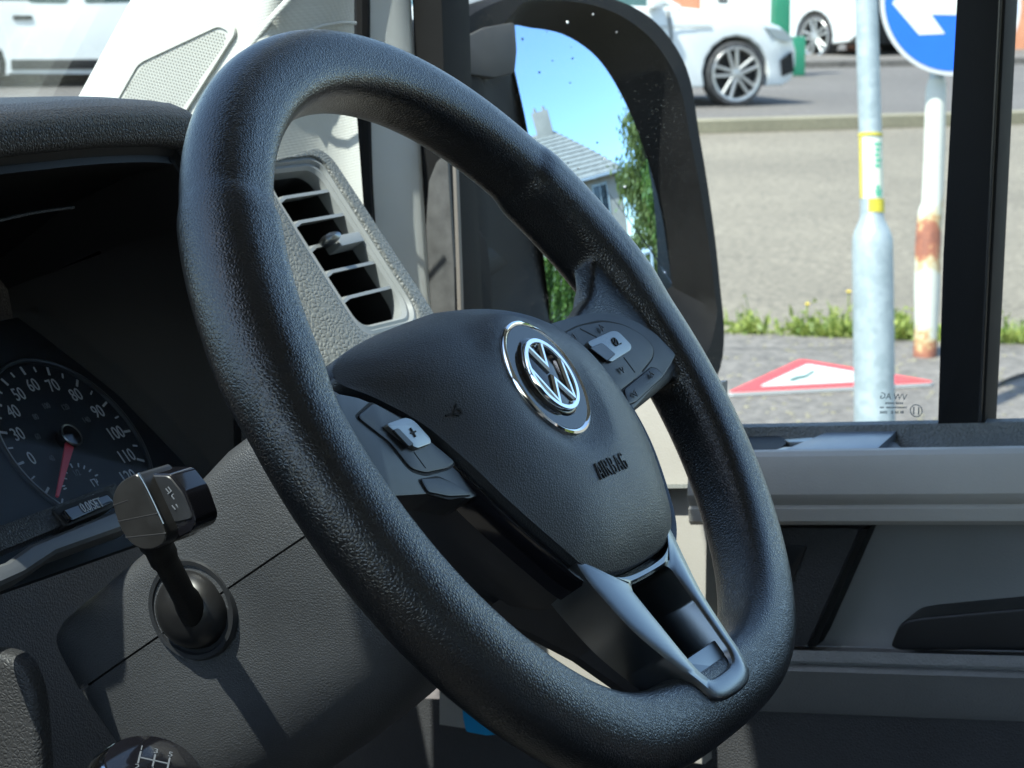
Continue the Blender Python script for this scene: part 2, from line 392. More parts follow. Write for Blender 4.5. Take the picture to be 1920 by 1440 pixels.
def circle(r, n=40, c=(0, 0), a0=0.0): return [(c[0]+r*math.cos(a0+2*math.pi*k/n), c[1]+r*math.sin(a0+2*math.pi*k/n)) for k in range(n)]
def text(s, size, F, extr=0.0003, align='CENTER', sx=1.0):
    cu = bpy.data.curves.new('lettering', 'FONT'); cu.body = s; cu.size = size; cu.extrude = extr
    cu.align_x = align; cu.align_y = 'CENTER'; cu.resolution_u = 3
    ob = bpy.data.objects.new('lettering', cu); col.objects.link(ob)
    dg = bpy.context.evaluated_depsgraph_get(); dg.update(); me = bpy.data.meshes.new_from_object(ob.evaluated_get(dg))
    m = MB(); m.add([F(v.co.x*sx, v.co.y, v.co.z) for v in me.vertices], [tuple(p.vertices) for p in me.polygons])
    bpy.data.objects.remove(ob); bpy.data.curves.remove(cu); bpy.data.meshes.remove(me)
    return m
# ================================================================== STEERING WHEEL
WROT = Matrix((WU, WV, WN)).transposed()
wheel = thing('steering_wheel', HUB, 'black leather-grained steering wheel with silver lower spoke and round chrome badge', 'steering wheel', rot=WROT)
mm = 0.001
RO, RW, RN = 0.1928, 0.0186, 0.0166
def rim_out(th):
    s = math.sin(th)
    return RO if s > -0.05 else (RO**-20 + (0.18/max(-s, 0.05))**-20)**(-1/20)
def rim_mesh():
    m = MB(); n, k = 220, 24; rings = []
    for i in range(n):
        th = 2*math.pi*i/n; c, s = math.cos(th), math.sin(th); ro = rim_out(th); ring = []
        for j in range(k):
            ph = 2*math.pi*j/k; cp, sp = math.cos(ph), math.sin(ph)
            ex_ = 0.92 if cp > 0 else 0.60; x = RW*math.copysign(abs(cp)**ex_, cp); z = RN*math.copysign(abs(sp)**(0.9 if cp > 0 else 0.66), sp)
            a = abs((math.degrees(th)+90) % 360-180); a = 90-a if a < 90 else 90-a   # bearing above the side spokes
            g = max(0, min(1, (39.5-abs(a))/2.5))*max(0, min(1, (a-6)/6)); x *= 1 + 0.13*g*(1 if cp < 0 else 0.35); z *= 1 + 0.12*g
            ring.append(Vector(((ro-RW+x)*c, (ro-RW+x)*s, z)))
        rings.append(ring)
    rings.append(rings[0])
    m = loft(rings, True, False, False)
    def slab(poly, lo, hi, zf=None):
        s = prism([(a*mm, b*mm) for a, b in poly], lo*mm, hi*mm, zf=zf); m.add(s.v, s.f)
    side = [(88, 24), (104, 29), (122, 35), (136, 45), (152, 62), (176, 58), (178, -28), (163, -30), (154, -20), (120, -14), (88, 10)]
    rise = lambda x, y: 0.0075*max(0, (abs(x)-0.088)/0.08)
    slab(side, -13, 0.5, rise); slab([(-a, b-6) for a, b in side][::-1], -16, -11)
    slab([(-46, -152), (-35, -143), (-29, -146), (-24, -158), (-18, -163), (14, -163), (20, -158), (25, -146), (31, -143), (42, -152), (48, -172), (-50, -172)], -13, 12.5)
    me = bpy.data.meshes.new('tmp'); me.from_pydata([tuple(p) for p in m.v], [], m.f); me.update()
    b = bmesh.new(); b.from_mesh(me); bmesh.ops.remove_doubles(b, verts=b.verts, dist=1e-6); bmesh.ops.recalc_face_normals(b, faces=b.faces); b.to_mesh(me); b.free()
    ob = bpy.data.objects.new('tmp', me); col.objects.link(ob)
    md = ob.modifiers.new('r', 'REMESH'); md.mode = 'VOXEL'; md.voxel_size = 0.0015
    sm = ob.modifiers.new('s', 'SMOOTH'); sm.factor = 0.5; sm.iterations = 12
    dg = bpy.context.evaluated_depsgraph_get(); dg.update()
    ev = bpy.data.meshes.new_from_object(ob.evaluated_get(dg)); bpy.data.objects.remove(ob); bpy.data.meshes.remove(me)
    return ev
rme = rim_mesh(); rme.name = 'rim'
for p in rme.polygons: p.use_smooth = True
rme.materials.clear(); rme.materials.append(RIM_LEATHER)
rim = bpy.data.objects.new('rim', rme); col.objects.link(rim); rim.parent = wheel; MW[rim.name] = MW[wheel.name]
seam = []
for i in range(60):
    th = R(-72) + R(112)*i/59; r_ = rim_out(th) - 2*RW + 0.0012
    seam.append((r_*math.cos(th), r_*math.sin(th), -0.006))
tube(seam, 0.0007, 6).build('moulding_seam', RIM_LEATHER, rim, local=True)

# airbag cover: edge outline (u, v, n) in millimetres
EDGE = [(0, 50, -10), (-16, 50, -10), (-61, 47.5, -12), (-92, 43, -13), (-108, 37, -12), (-112, 29, -8), (-105, 18, -2), (-92, 0, 3.5), (-84, -22, 8), (-75, -45, 10.5), (-58, -72, 11.5), (-47, -84, 11), (-30, -91, 11), (0, -93, 11),
        (30, -91, 11), (47, -84, 11), (58, -72, 11.5), (75, -45, 10.5), (84, -22, 8), (90, 0, 3.5), (92, 14, -3), (88, 24, -9), (76, 35, -13), (56, 43, -13), (30, 48, -11)]
edge = [p*mm for p in cr(EDGE, 5)]
BC = on_wheel(1026, 707, 0.0205)      # badge centre on the cover
def pad_top(u, v):
    u, v = u/mm, v/mm
    return (23.0 - 13*(abs(u)/100)**2.2 - 9*((v+38)/90)**2 * (1 if v > -38 else 0.35))*mm
def pad_point(e, t):
    c = Vector((0, -0.012, 0)); u = e.x*(1-t)+c.x*t; v = e.y*(1-t)+c.y*t
    n = e.z + (pad_top(u, v)-e.z)*(1-(1-t)**5.0)
    d = math.hypot(u-BC[0], v-BC[1])
    flat = 0.0195 + 0.05*0 
    k = min(1, max(0, (0.042-d)/0.012)); k = k*k*(3-2*k)
    return Vector((u, v, n*(1-k) + flat*k))
ts = [0, 0.012, 0.03, 0.055, 0.085, 0.12, 0.16, 0.2, 0.25, 0.3, 0.36, 0.42, 0.48, 0.55, 0.62, 0.7, 0.78, 0.86, 0.94]
pr = [[e + Vector((0, 0, -0.012)) for e in edge]] + [[pad_point(e, t) for e in edge] for t in ts]
pad = loft(pr, True, False, True).build('airbag_cover', PAD, wheel, local=True, smooth=60)
def pad_frame(u, v, lift=0.0):
    # frame lying on the cover at (u, v)
    def z(a, b): return pad_surface(a, b)
    h = 0.003; o = Vector((u, v, z(u, v)))
    ex = Vector((h, 0, z(u+h, v)-o.z)).normalized(); ey = Vector((0, h, z(u, v+h)-o.z)).normalized()
    nn = ex.cross(ey).normalized(); return frame(o + nn*lift, ex, nn.cross(ex))
def pad_surface(u, v):
    # height of the cover away from its rim, by walking out from the centre
    a = Vector((u, v+0.012)); best = None
    for e in edge:
        ev = Vector((e.x, e.y+0.012))
        k = a.angle(ev) if a.length > 1e-6 and ev.length > 1e-6 else 0
        if best is None or k < best[0]: best = (k, e, ev.length)
    t = 1 - min(1, a.length/best[2])
    return pad_point(best[1], t).z
# badge
NB = 0.0196
Bf = frame((BC[0], BC[1], NB), (1, 0, 0), (0, 1, 0))
ring = lathe([(0.0262, -0.001), (0.0262, 0.0006), (0.0268, 0.0013), (0.0278, 0.0017), (0.0288, 0.0012), (0.0293, 0.0), (0.0293, -0.001)], Bf, 72).build('badge_ring', CHROME, pad, local=True)
lathe([(0.0, 0.0001), (0.008, 0.0001), (0.0195, 0.0003), (0.0235, 0.0007), (0.0264, 0.0011)], Bf, 64).build('badge_plate', GLOSS, pad, local=True)
lathe([(0.0, 0.0022), (0.0182, 0.0022), (0.0194, 0.0018), (0.0202, 0.0008), (0.0204, -0.0005)], Bf, 64).build('badge_boss', GLOSS, pad, local=True)
LR = 0.0182
lathe([(LR*0.85, 0.0015), (LR*0.85, 0.0036), (LR*0.88, 0.0042), (LR*0.985, 0.0042), (LR, 0.0036), (LR*1.01, 0.0015)], Bf, 72, caps=False).build('emblem_ring', CHROME, pad, local=True)
def stroke(pts, w):
    """mitred outline of a polyline of the given width"""
    P = [Vector(p) for p in pts]; L, Rr = [], []
    for i, p in enumerate(P):
        if i == 0: d1 = d2 = (P[1]-p).normalized()
        elif i == len(P)-1: d1 = d2 = (p-P[i-1]).normalized()
        else: d1, d2 = (p-P[i-1]).normalized(), (P[i+1]-p).normalized()
        n1, n2 = Vector((-d1.y, d1.x)), Vector((-d2.y, d2.x)); n_ = (n1+n2).normalized(); k = w/2/max(0.35, n_.dot(n1))
        L.append(p+n_*k); Rr.append(p-n_*k)
    return [tuple(q) for q in L] + [tuple(q) for q in Rr[::-1]]
def strokes_bars(pts, w, z0, z1, F, bev):
    m = MB()
    s = prism(stroke(pts, w), z0, z1, F, bev, 1); return m.add(s.v, s.f)
sc_l = lambda pts: [(a*LR, b*LR) for a, b in pts]
strokes_bars(sc_l([(-0.40, 0.90), (0.0, 0.24), (0.40, 0.90)]), LR*0.19, 0.0015, 0.0041, Bf, 0.0010).build('emblem_letter', CHROME, pad, local=True, smooth=25)
strokes_bars(sc_l([(-0.90, 0.38), (-0.42, -0.72), (0.0, -0.14), (0.42, -0.72), (0.90, 0.38)]), LR*0.19, 0.0015, 0.0040, Bf, 0.0010).build('emblem_letter', CHROME, pad, local=True, smooth=25)
# raised lettering and horn mark
ta = on_wheel(1147, 873, 0.0222)
AB = {'A': [[(0, 0), (1.65, 7.2), (2.15, 7.2), (3.8, 0)], [(0.8, 2.4), (3.0, 2.4)]], 'I': [[(0, 0), (0, 7.4)]], 'R': [[(0, 0), (0, 7.4), (2.4, 7.2), (3.2, 5.7), (2.4, 4.1), (0.2, 3.9)], [(1.4, 3.9), (3.4, 0)]],
      'B': [[(0, 0), (0, 7.4), (2.4, 7.2), (3.0, 5.8), (2.2, 4.1), (0.2, 3.9)], [(2.0, 4.0), (3.3, 2.9), (3.2, 1.0), (2.2, 0.1), (0, 0)]], 'G': [[(3.4, 6.2), (2.5, 7.3), (1.1, 7.3), (0.1, 5.8), (0.1, 1.6), (1.1, 0.1), (2.5, 0.1), (3.4, 1.2), (3.4, 3.3), (2.0, 3.3)]]}
tm = MB(); tf_ = pad_frame(ta[0], ta[1], 0.0002); x0 = -16.8
for ch in 'AIRBAG':
    for pts in AB[ch]:
        q_ = prism(stroke([((a+x0)*mm, (b-3.7)*mm) for a, b in pts], 0.0006), -0.0006, 0.0002, tf_); tm.add(q_.v, q_.f)
    x0 += 2.6 if ch == 'I' else 6.0
tm.build('airbag_lettering', INK_BLACK, pad, local=True, shade=False)
hn = on_wheel(873, 760, 0.0165); hf_ = pad_frame(hn[0], hn[1], 0.0002)
hm = MB()
for pts in ([(-0.005, 0.0005), (-0.001, 0.0002), (0.0015, 0.0012), (0.0032, 0.003)], [(-0.001, 0.0), (0.001, -0.0016), (0.003, -0.0014), (0.0034, 0.0004), (0.0018, 0.001)]):
    s = prism(stroke(pts, 0.0008), -0.0002, 0.0003, hf_); hm.add(s.v, s.f)
hm.build('horn_mark', INK_BLACK, pad, local=True, shade=False)

# glossy surround and hub body
def offset_ring(d, dn, sc_y=1.0):
    out = []; N = len(edge)
    for i, e in enumerate(edge):
        t = (edge[(i+1) % N]-edge[i-1]); n_ = Vector((t.y, -t.x, 0)).normalized()
        if n_.dot(Vector((e.x, e.y+0.02, 0))) < 0: n_ = -n_
        k = min(1, max(0, (0.034-e.y)/0.016)); out.append(Vector((e.x+n_.x*(d*k-0.003*(1-k)), e.y+n_.y*(d*k-0.003*(1-k)), e.z+dn-0.004*(1-k))))
    return out
loft([offset_ring(-0.002, -0.014), offset_ring(0.0006, -0.0045), offset_ring(0.004, -0.0028), offset_ring(0.0065, -0.0022), offset_ring(0.0075, -0.004), offset_ring(0.0078, -0.016)], True, False, False).build('hub_surround', GLOSS, wheel, local=True)
def hub_ring(d, n_abs, k):
    return [Vector((p.x*k, p.y*k - 0.012*(1-k), min(p.z-0.004, n_abs) if n_abs > -0.02 else n_abs)) for p in offset_ring(d, 0)]
loft([hub_ring(0.006, 0.002, 1), hub_ring(0.0075, -0.012, 1), hub_ring(0.006, -0.026, 0.97), hub_ring(0.0, -0.040, 0.88), hub_ring(-0.004, -0.055, 0.72)], True, False, True).build('hub_body', HUBBACK, wheel, local=True)
# side spokes and switch plates
def plate_h(u, v): return (0.005 + (0.0070 if u > 0 else 0.0035)*min(1.2, max(0, (abs(u)-0.06)/0.095))**2)
def wpts(px, hf=plate_h): return [on_wheel_f(x, y, hf)[:2] for x, y in px]
def spoke_body(sign):
    rings = []
    for u, v0, v1, n0, n1 in ((60, 26, -32, -40, -1), (90, 25, -28, -30, 1.5), (120, 20, -24, -20, 4), (146, 12, -20, -14, 7), (160, 4, -16, -11, 9)):
        if sign < 0: v0 -= 14; n1 = min(n1, 1) - 2
        rings.append([Vector((sign*u*mm, v*mm, n*mm)) for v, n in ((v0, n1-2), (v0-3, n1), (v1+3, n1), (v1, n1-2), (v1+2, n0+6), (v1+8, n0), (v0-8, n0), (v0-2, n0+6))])
    return loft(rings, True, True, True)
for s in (1, -1): spoke_body(s).build('spoke', HUBBACK, wheel, local=True)
rp = wpts([(1015, 612), (1045, 602), (1075, 593), (1105, 586), (1140, 586), (1170, 592), (1200, 606), (1230, 625), (1268, 664), (1258, 684), (1245, 704), (1195, 760), (1150, 800)])
def plate(poly, lift, th, mat, name, parent, bev=0.0008, rnd=0.002):
    pts = [tuple(q) for q in roundpoly(poly, rnd, 3)]
    return prism(pts, lift-th, lift, IDENT, bev, 2, plate_h).build(name, mat, parent, local=True)
pr_r = plate(rp, 0.0, 0.006, PLATE, 'switch_plate', wheel)
lp = [(-a, b) for a, b in rp][::-1]
lp = wpts([(634, 738), (670, 745), (700, 757), (760, 793), (850, 876), (905, 925), (880, 935), (820, 925), (735, 930), (660, 850), (600, 770)])
pr_l = plate(lp, 0.0, 0.014, PLATE, 'switch_plate', wheel)
pr_l['label'] = 'switch plate with plus volume rocker beside the near rim'
pr_r['label'] = 'switch plate with silver framed rocker beside the far rim'
GROOVE = CAVITY
def switch(px, parent, name, mat=PLATE, lift=0.0009, gap=0.0013, rnd=0.003):
    poly = [tuple(q) for q in roundpoly(wpts(px), rnd, 4)]
    cx = sum(p[0] for p in poly)/len(poly); cy = sum(p[1] for p in poly)/len(poly)
    def grow(d):
        out = []
        for p in poly:
            v = Vector((p[0]-cx, p[1]-cy)); out.append((p[0]+v.normalized().x*d, p[1]+v.normalized().y*d))
        return out
    prism(grow(gap), -0.001, 0.00015, IDENT, 0, 1, plate_h).build('switch_gap', GROOVE, parent, local=True)
    return prism(poly, 0.0, lift, IDENT, 0.0007, 2, plate_h).build(name, mat, parent, local=True)
def mark(pts_list, w, at, h, parent, name, mat, sx=1.0):
    F = frame((at[0], at[1], h), (1, 0, 0.08), (0, 1, 0)); m = MB()
    for pts in pts_list:
        s = prism(stroke(pts, w), -0.0003, 0.0003, F); m.add(s.v, s.f)
    return m.build(name, mat, parent, local=True, shade=False)
# far side: arrow pads, framed rocker, lower key
switch([(1052, 628), (1085, 612), (1130, 604), (1170, 611), (1205, 631), (1224, 652), (1222, 672), (1190, 711), (1150, 742), (1120, 700)], pr_r, 'button_pad', rnd=0.006)
fr_o = wpts([(1092, 647), (1140, 625), (1152, 626), (1177, 652), (1176, 661), (1138, 685)]); fr_o = [tuple(q) for q in roundpoly(fr_o, 0.003, 4)]
fcx = sum(p[0] for p in fr_o)/len(fr_o); fcy = sum(p[1] for p in fr_o)/len(fr_o)
hz = lambda x, y: plate_h(x, y)+0.0018
rk = prism(fr_o, -0.001, 0.0009, IDENT, 0.0007, 2, hz).build('rocker_switch', SWSILVER, pr_r, local=True)
wn_ = [tuple(q) for q in roundpoly(wpts([(1106, 652), (1129, 642), (1155, 664), (1139, 677)], lambda u, v: plate_h(u, v)+0.0030), 0.0012, 3)]
prism(wn_, 0.0003, 0.0013, IDENT, 0.0003, 1, hz).build('rocker_key', GLOSS, pr_r, local=True)
q = on_wheel_f(1153, 641, lambda u, v: plate_h(u, v)+0.0029)
mark([[(x, y) for x, y in circle(0.0021, 14)] + [(0.0021, 0)], [(0.0012, 0.0012), (-0.0012, -0.0012)], [(0.0034, -0.0018), (0.0046, -0.0018)]], 0.0006, q, q[2]+0.0001, pr_r, 'switch_print', INK_BLACK)
low = switch([(1168, 732), (1219, 690), (1231, 693), (1243, 706), (1190, 755), (1176, 760)], pr_r, 'mode_button', rnd=0.002)
for px, dr in (((1128, 615), 0), ((1075, 632), 1), ((1165, 692), 2), ((1222, 703), 3), ((1190, 738), 4)):
    q = on_wheel_f(px[0], px[1], lambda u, v: plate_h(u, v)+0.0018); a = dr*1.3
    tri = [(0.0018*math.cos(a+k*2.094), 0.0018*math.sin(a+k*2.094)) for k in range(3)]
    mark([tri+[tri[0]]], 0.0004, q, q[2]+0.0002, pr_r, 'switch_print', INK_DIM)
for a, b in (((1085, 618), (1116, 634)), ((1167, 672), (1188, 700))):     # joints between the keys
    A, B = wpts([a, b]); 
    s = prism(stroke([A, B], 0.0007), 0.0006, 0.00105, IDENT, 0, 1, plate_h); s.build('switch_joint', GROOVE, pr_r, local=True, shade=False)
# near side: volume rocker with plus, key below
switch([(667, 783), (698, 757), (756, 790), (852, 868), (838, 879), (795, 888), (768, 880), (730, 832)], pr_l, 'button_pad', rnd=0.003)
lr_ = [tuple(q) for q in roundpoly(wpts([(713, 802), (750, 789), (766, 794), (797, 828), (799, 838), (772, 848), (757, 838)]), 0.0025, 4)]
prism(lr_, -0.001, 0.0013, IDENT, 0.0009, 2, hz).build('rocker_switch', SWSILVER, pr_l, local=True)
sl_ = [tuple(q) for q in roundpoly(wpts([(737, 806), (747, 802), (777, 833), (767, 838)], lambda u, v: plate_h(u, v)+0.0034), 0.001, 3)]
prism(sl_, 0.0006, 0.0017, IDENT, 0.0003, 1, hz).build('rocker_key', PLATE, pr_l, local=True)
q = on_wheel_f(774, 811, lambda u, v: plate_h(u, v)+0.0033)
mark([[(-0.0021, 0), (0.0021, 0)], [(0, -0.0021), (0, 0.0021)]], 0.0007, q, q[2]+0.0001, pr_l, 'plus_print', INK_BLACK)
switch([(786, 900), (822, 898), (850, 908), (880, 930), (840, 932), (800, 924)], pr_l, 'mode_button', rnd=0.0015)
A, B = wpts([(773, 850), (795, 880)]); prism(stroke([A, B], 0.0005), 0.0006, 0.00105, IDENT, 0, 1, plate_h).build('switch_joint', GROOVE, pr_l, local=True, shade=False)

# lower spoke with its silver frame
def uh(u, v): return (0.0115 + 0.0075*min(1.1, max(0, (-v-0.085)/0.07)))
def resample(loop, n):
    loop = [Vector(p[:2]) for p in loop]; L = [0]
    for i in range(len(loop)): L.append(L[-1]+(loop[(i+1) % len(loop)]-loop[i]).length)
    out = []; j = 0
    for k in range(n):
        s = L[-1]*k/n
        while L[j+1] < s: j += 1
        t = (s-L[j])/max(1e-9, L[j+1]-L[j]); out.append(tuple(loop[j].lerp(loop[(j+1) % len(loop)], t)))
    return out
PAIR = [((0, -96), (0, -98.5)), ((-24, -94.5), (-12, -98.5)), ((-40, -88), (-18.5, -99)), ((-48.5, -79), (-21.6, -101.5)), ((-46, -87), (-21.6, -106)), ((-39, -101), (-21, -113)), ((-31.5, -118), (-20, -124)), ((-27.8, -138), (-18.8, -140)), ((-26, -151), (-17.8, -146.5)), ((-20, -160), (-12.5, -151)), ((0, -162.5), (0, -151.8))]
PAIR = PAIR + [((-a[0], a[1]), (-b[0], b[1])) for a, b in PAIR[-2:0:-1]]
for i_, p_ in enumerate(((-48.5, -79), (-50, -87), (-49, -97.5), (-44.5, -116), (-35, -134), (-25.5, -149), (-18.5, -159.5))): PAIR[3+i_] = (p_, PAIR[3+i_][1])
US = -0.0025
so3 = [(p.x*mm+US, p.y*mm) for p in cr([a for a, b in PAIR], 6)]; si3 = [(p.x*mm+US, p.y*mm) for p in cr([b for a, b in PAIR], 6)]; si2 = si3
ringprism(so3, si3, -0.022, 0.0, IDENT, uh, 0.0012).build('silver_frame', SATIN, wheel, local=True, smooth=50)
prism([(x*0.97+US*0.03, y*0.99-0.001) for x, y in si2], -0.024, -0.0225, IDENT, 0, 1, uh).build('spoke_cavity', CAVITY, wheel, local=True)
prism([tuple(p) for p in roundpoly([(-0.0225, -0.155), (0.0175, -0.155), (0.0170, -0.1385), (-0.0220, -0.1385)], 0.001)], -0.022, -0.0035, IDENT, 0.001, 2, uh).build('frame_step', SATIN, wheel, local=True)
rings = []
for v, w, n1, n0 in ((-76, 56, 3, -46), (-95, 45, 7, -36), (-114, 33.5, 8, -29), (-141, 28.5, 12, -18), (-159, 25, 11, -9)):
    rings.append([Vector((u*mm+US, v*mm, n*mm)) for u, n in ((-w, n1), (-w+1, n1+1), (w-1, n1+1), (w, n1), (w, n0+8), (w-8, n0), (-w+8, n0), (-w, n0+8))])
m = MB()
for i in range(len(rings)-1):      # open on the driver's side, the frame closes it
    a, b = rings[i], rings[i+1]
    for j in range(3, 8):
        k = (j+1) % 8; m.add([a[j], a[k], b[k], b[j]], [(0, 1, 2, 3)])
m.build('spoke', HUBBACK, wheel, local=True, smooth=30)
# ================================================================== STEERING COLUMN
colm = thing('steering_column', HUB, 'dark grey grained plastic cowl round the steering column behind the wheel', 'steering column', rot=WROT)
SECT = [(-46, 46, 36, -58), (-58, 57, 44, -70), (-80, 62, 46.5, -82), (-110, 64.5, 45.5, -90), (-130, 65, 42, -93), (-148, 65, 35, -95), (-170, 65, 30.5, -97), (-205, 65, 28.5, -98), (-236, 64.5, 26.5, -98), (-243, 63, 24.5, -96), (-246, 59, 20, -92)]
up_r, lo_r = [], []
for n, w, vt, vb in SECT:
    a = roundpoly([(-w, -6.6), (-w*0.98, vt), (w*0.98, vt), (w, -6.6)], [0.1, 13, 13, 0.1], 6); up_r.append([Vector((p[0]*mm, p[1]*mm, n*mm)) for p in a])
    b = roundpoly([(-w+0.5, -7.5), (-w*0.80, vb), (w*0.80, vb), (w-0.5, -7.5)], [0.1, 42, 42, 0.1], 10); lo_r.append([Vector((p[0]*mm, p[1]*mm, n*mm)) for p in b])
loft(up_r, False, False, False).build('upper_cowl', SHROUD, colm, local=True)
loft(lo_r, False, False, False).build('lower_cowl', SHROUD, colm, local=True)
loft([[Vector((a*mm*0.95, b*mm, n*mm)) for a, b in ((-w, -14), (-w, vt-6), (w, vt-6), (w, -14))] for n, w, vt, vb in ((-48, 46, 36, 0), (-60, 57, 43, 0), (-110, 63, 44, 0), (-150, 64, 34, 0), (-240, 63, 24, 0))], True, True, True).build('column_core', CAVITY, colm, local=True)
bc = Vector((-0.0645, -0.0055, -0.1635))
Bo = frame(bc, (0, 0.3, 1), (0, -1, 0.3), (-1, 0, 0))
lathe([(0.0238, -0.001), (0.0228, 0.0012), (0.0208, 0.0010), (0.0192, -0.004)], Bo, 48).build('stalk_collar', PLATE, colm, local=True)
lathe([(0.0188, -0.004), (0.0180, 0.0015), (0.0160, 0.0055), (0.0125, 0.0085), (0.0075, 0.0105), (0.0, 0.0113)], Bo, 40).build('stalk_boot', plain('boot_black', (0.01, 0.01, 0.0105), 0.36), colm, local=True)
WINV = WROT.transposed()
def wloc(p): return WINV @ (Vector(p)-HUB)
st = [at_x(368, 1160, -0.062), at_x(352, 1130, -0.080), at_x(325, 1078, -0.102), at_x(300, 1030, -0.122), at_x(285, 990, -0.136)]
stalk = tube([p for p in cr(st, 4, False)], [0.0076]*5+[0.0066]*6+[0.0078]*3+[0.0095]*3, 16, True, 0.8).build('stalk', PLASTIC_BLACK, colm)
XH = -0.150
def yz(px, x): return [(at_x(a, b, x).y, at_x(a, b, x).z) for a, b in px]
FX = frame((0, 0, 0), (0, 1, 0), (0, 0, 1), (-1, 0, 0))
hd = roundpoly(yz([(210, 935), (224, 904), (257, 886), (268, 898), (290, 945), (308, 984), (316, 1012), (298, 1028), (268, 1032), (240, 1014), (222, 978)], XH-0.008), 0.004, 3)
head = prism(hd, 0.136, 0.159, FX, 0.004, 3).build('stalk_head', plain('stalk_grey', (0.016, 0.0155, 0.015), 0.30, var=0.25, vscale=90), colm)
for a_, b_ in (((213, 948), (240, 938)), ((222, 978), (300, 962)), ((236, 1008), (312, 1000))):
    tube([at_x(*a_, -0.1588), at_x(*b_, -0.1588)], 0.0004, 5).build('grip_line', CAVITY, head)
cap = roundpoly(yz([(262, 888), (320, 888), (349, 924), (368, 978), (361, 996), (335, 1009), (316, 1022), (296, 1010), (276, 940)], XH), 0.002, 3)
capo = prism(cap, 0.134, 0.1500, FX, 0.003, 3).build('stalk_end_cap', GLOSS, colm)
capf = roundpoly(yz([(270, 891), (317, 892), (343, 925), (362, 972), (330, 980), (306, 976), (286, 936)], XH-0.0005), 0.002, 3)
prism(capf, 0.149, 0.1506, FX, 0.0004, 1).build('stalk_end_face', PLATE, colm)
edge_ = [at_x(a, b, -0.1592) for a, b in ((259, 887), (272, 908), (291, 947), (307, 982))]
tube(cr(edge_, 4, False), 0.0005, 8).build('stalk_trim', SATIN, colm)
Fm = frame(at_x(324, 932, -0.1508), RIGHT*0.62-UP*0.78, RIGHT*0.78+UP*0.62, (-1, 0, 0))
mk = MB()
for pts in ([(-0.006, 0.0), (-0.003, 0.0)], [(-0.006, 0.0015), (-0.003, 0.0015), (-0.003, -0.001)], [(-0.001, 0.0), (0.0015, 0.0)], [(-0.001, 0.0), (-0.001, 0.002), (0.001, 0.002)], [(0.004, -0.001), (0.007, -0.001), (0.007, 0.0015), (0.004, 0.0015)], [(0.0032, -0.003), (0.0062, -0.003)]):
    s = prism(stroke([(a*0.75, b*0.75) for a, b in pts], 0.0004), 0, 0.0002, Fm); mk.add(s.v, s.f)
mk.build('stalk_print', INK_DIM, colm, shade=False)

# ================================================================== INSTRUMENT CLUSTER
DT = R(40); DC = Vector((0.009, 0.25, 1.357)); DEY = Vector((0, math.sin(DT), math.cos(DT))); DEZ = Vector((0, -math.cos(DT), math.sin(DT)))
dials = thing('instrument_cluster', DC - DEY*0.07, 'dim speedometer dial with white numerals and red needle under the dark hood', 'instrument cluster')
Df = frame(DC, (1, 0, 0), DEY, DEZ)
def on_dial(px, py, z=0.0):
    p = on_plane(px, py, DC+DEZ*z, DEZ)-DC; return (p.x, p.dot(DEY))
DIAL = plain('dial_face', (0.010, 0.014, 0.021), 0.6, spec=0.25, var=0.15, vscale=25)
prism([tuple(p) for p in roundpoly([(-0.15, -0.062), (0.10, -0.062), (0.115, 0.03), (0.07, 0.075), (-0.15, 0.075)], 0.02)], -0.004, 0.0, Df).build('dial_face', DIAL, dials)
lathe([(0.0505, 0.0), (0.0508, 0.0016), (0.0500, 0.002), (0.0490, 0.0016), (0.0488, 0.0)], Df, 72, caps=False).build('dial_ring', plain('dial_ring_dark', (0.02, 0.024, 0.03), 0.3), dials)
for i in range(25):
    a = R(232-23.5*i/2); big = i % 2 == 0; F = frame(Df(0.0445*math.cos(a), 0.0445*math.sin(a), 0.0004), Vector((1, 0, 0))*math.cos(a)+DEY*math.sin(a), DEY*math.cos(a)-Vector((1, 0, 0))*math.sin(a), DEZ)
    box((0, 0, 0), (0.0048 if big else 0.0030, 0.0012 if big else 0.0008, 0.0004), F).build('tick', INK_WHITE, dials, shade=False)
for i, s in enumerate(['', '', '0', '30', '40', '50', '60', '70', '80', '90', '100', '110', '120']):
    if not s: continue
    a = R(232-23.5*i); r_ = 0.0352
    text(s, 0.0105, frame(Df(r_*math.cos(a), r_*math.sin(a), 0.0004), (1, 0, 0), DEY, DEZ), 0.0001, sx=0.82).build('numeral', INK_WHITE, dials, shade=False)
for i, s in enumerate(['40', '60', '80', '100', '120', '140']):
    a = R(195-34*i); r_ = 0.0225
    text(s, 0.0048, frame(Df(r_*math.cos(a), r_*math.sin(a), 0.0004), (1, 0, 0), DEY, DEZ), 0.0001, sx=0.8).build('small_numeral', INK_DIM, dials, shade=False)
arc = [Df(0.0475*math.cos(R(150+80*k/30)), 0.0475*math.sin(R(150+80*k/30)), 0.0006) for k in range(31)]
tube(arc, 0.0004, 6).build('dial_arc', INK_WHITE, dials)
hubc = on_dial(135, 815, 0.006)
Hf = frame(Df(hubc[0], hubc[1], 0.0), (1, 0, 0), DEY, DEZ)
lathe([(0.0058, 0.0), (0.0056, 0.006), (0.0, 0.0064)], Hf, 32).build('needle_hub', GLOSS, dials)
lathe([(0.0055, 0.0060), (0.0062, 0.0064), (0.0066, 0.0058), (0.0060, 0.0052)], Hf, 40, True).build('needle_hub_ring', SATIN, dials)
na, nb = on_dial(130, 835, 0.004), on_dial(107, 931, 0.004)
dn = Vector((nb[0]-na[0], nb[1]-na[1])); L = dn.length; dn.normalize()
Nf = frame(Df(na[0], na[1], 0.004), Vector((1, 0, 0))*dn.x+DEY*dn.y, DEY*dn.x-Vector((1, 0, 0))*dn.y, DEZ)
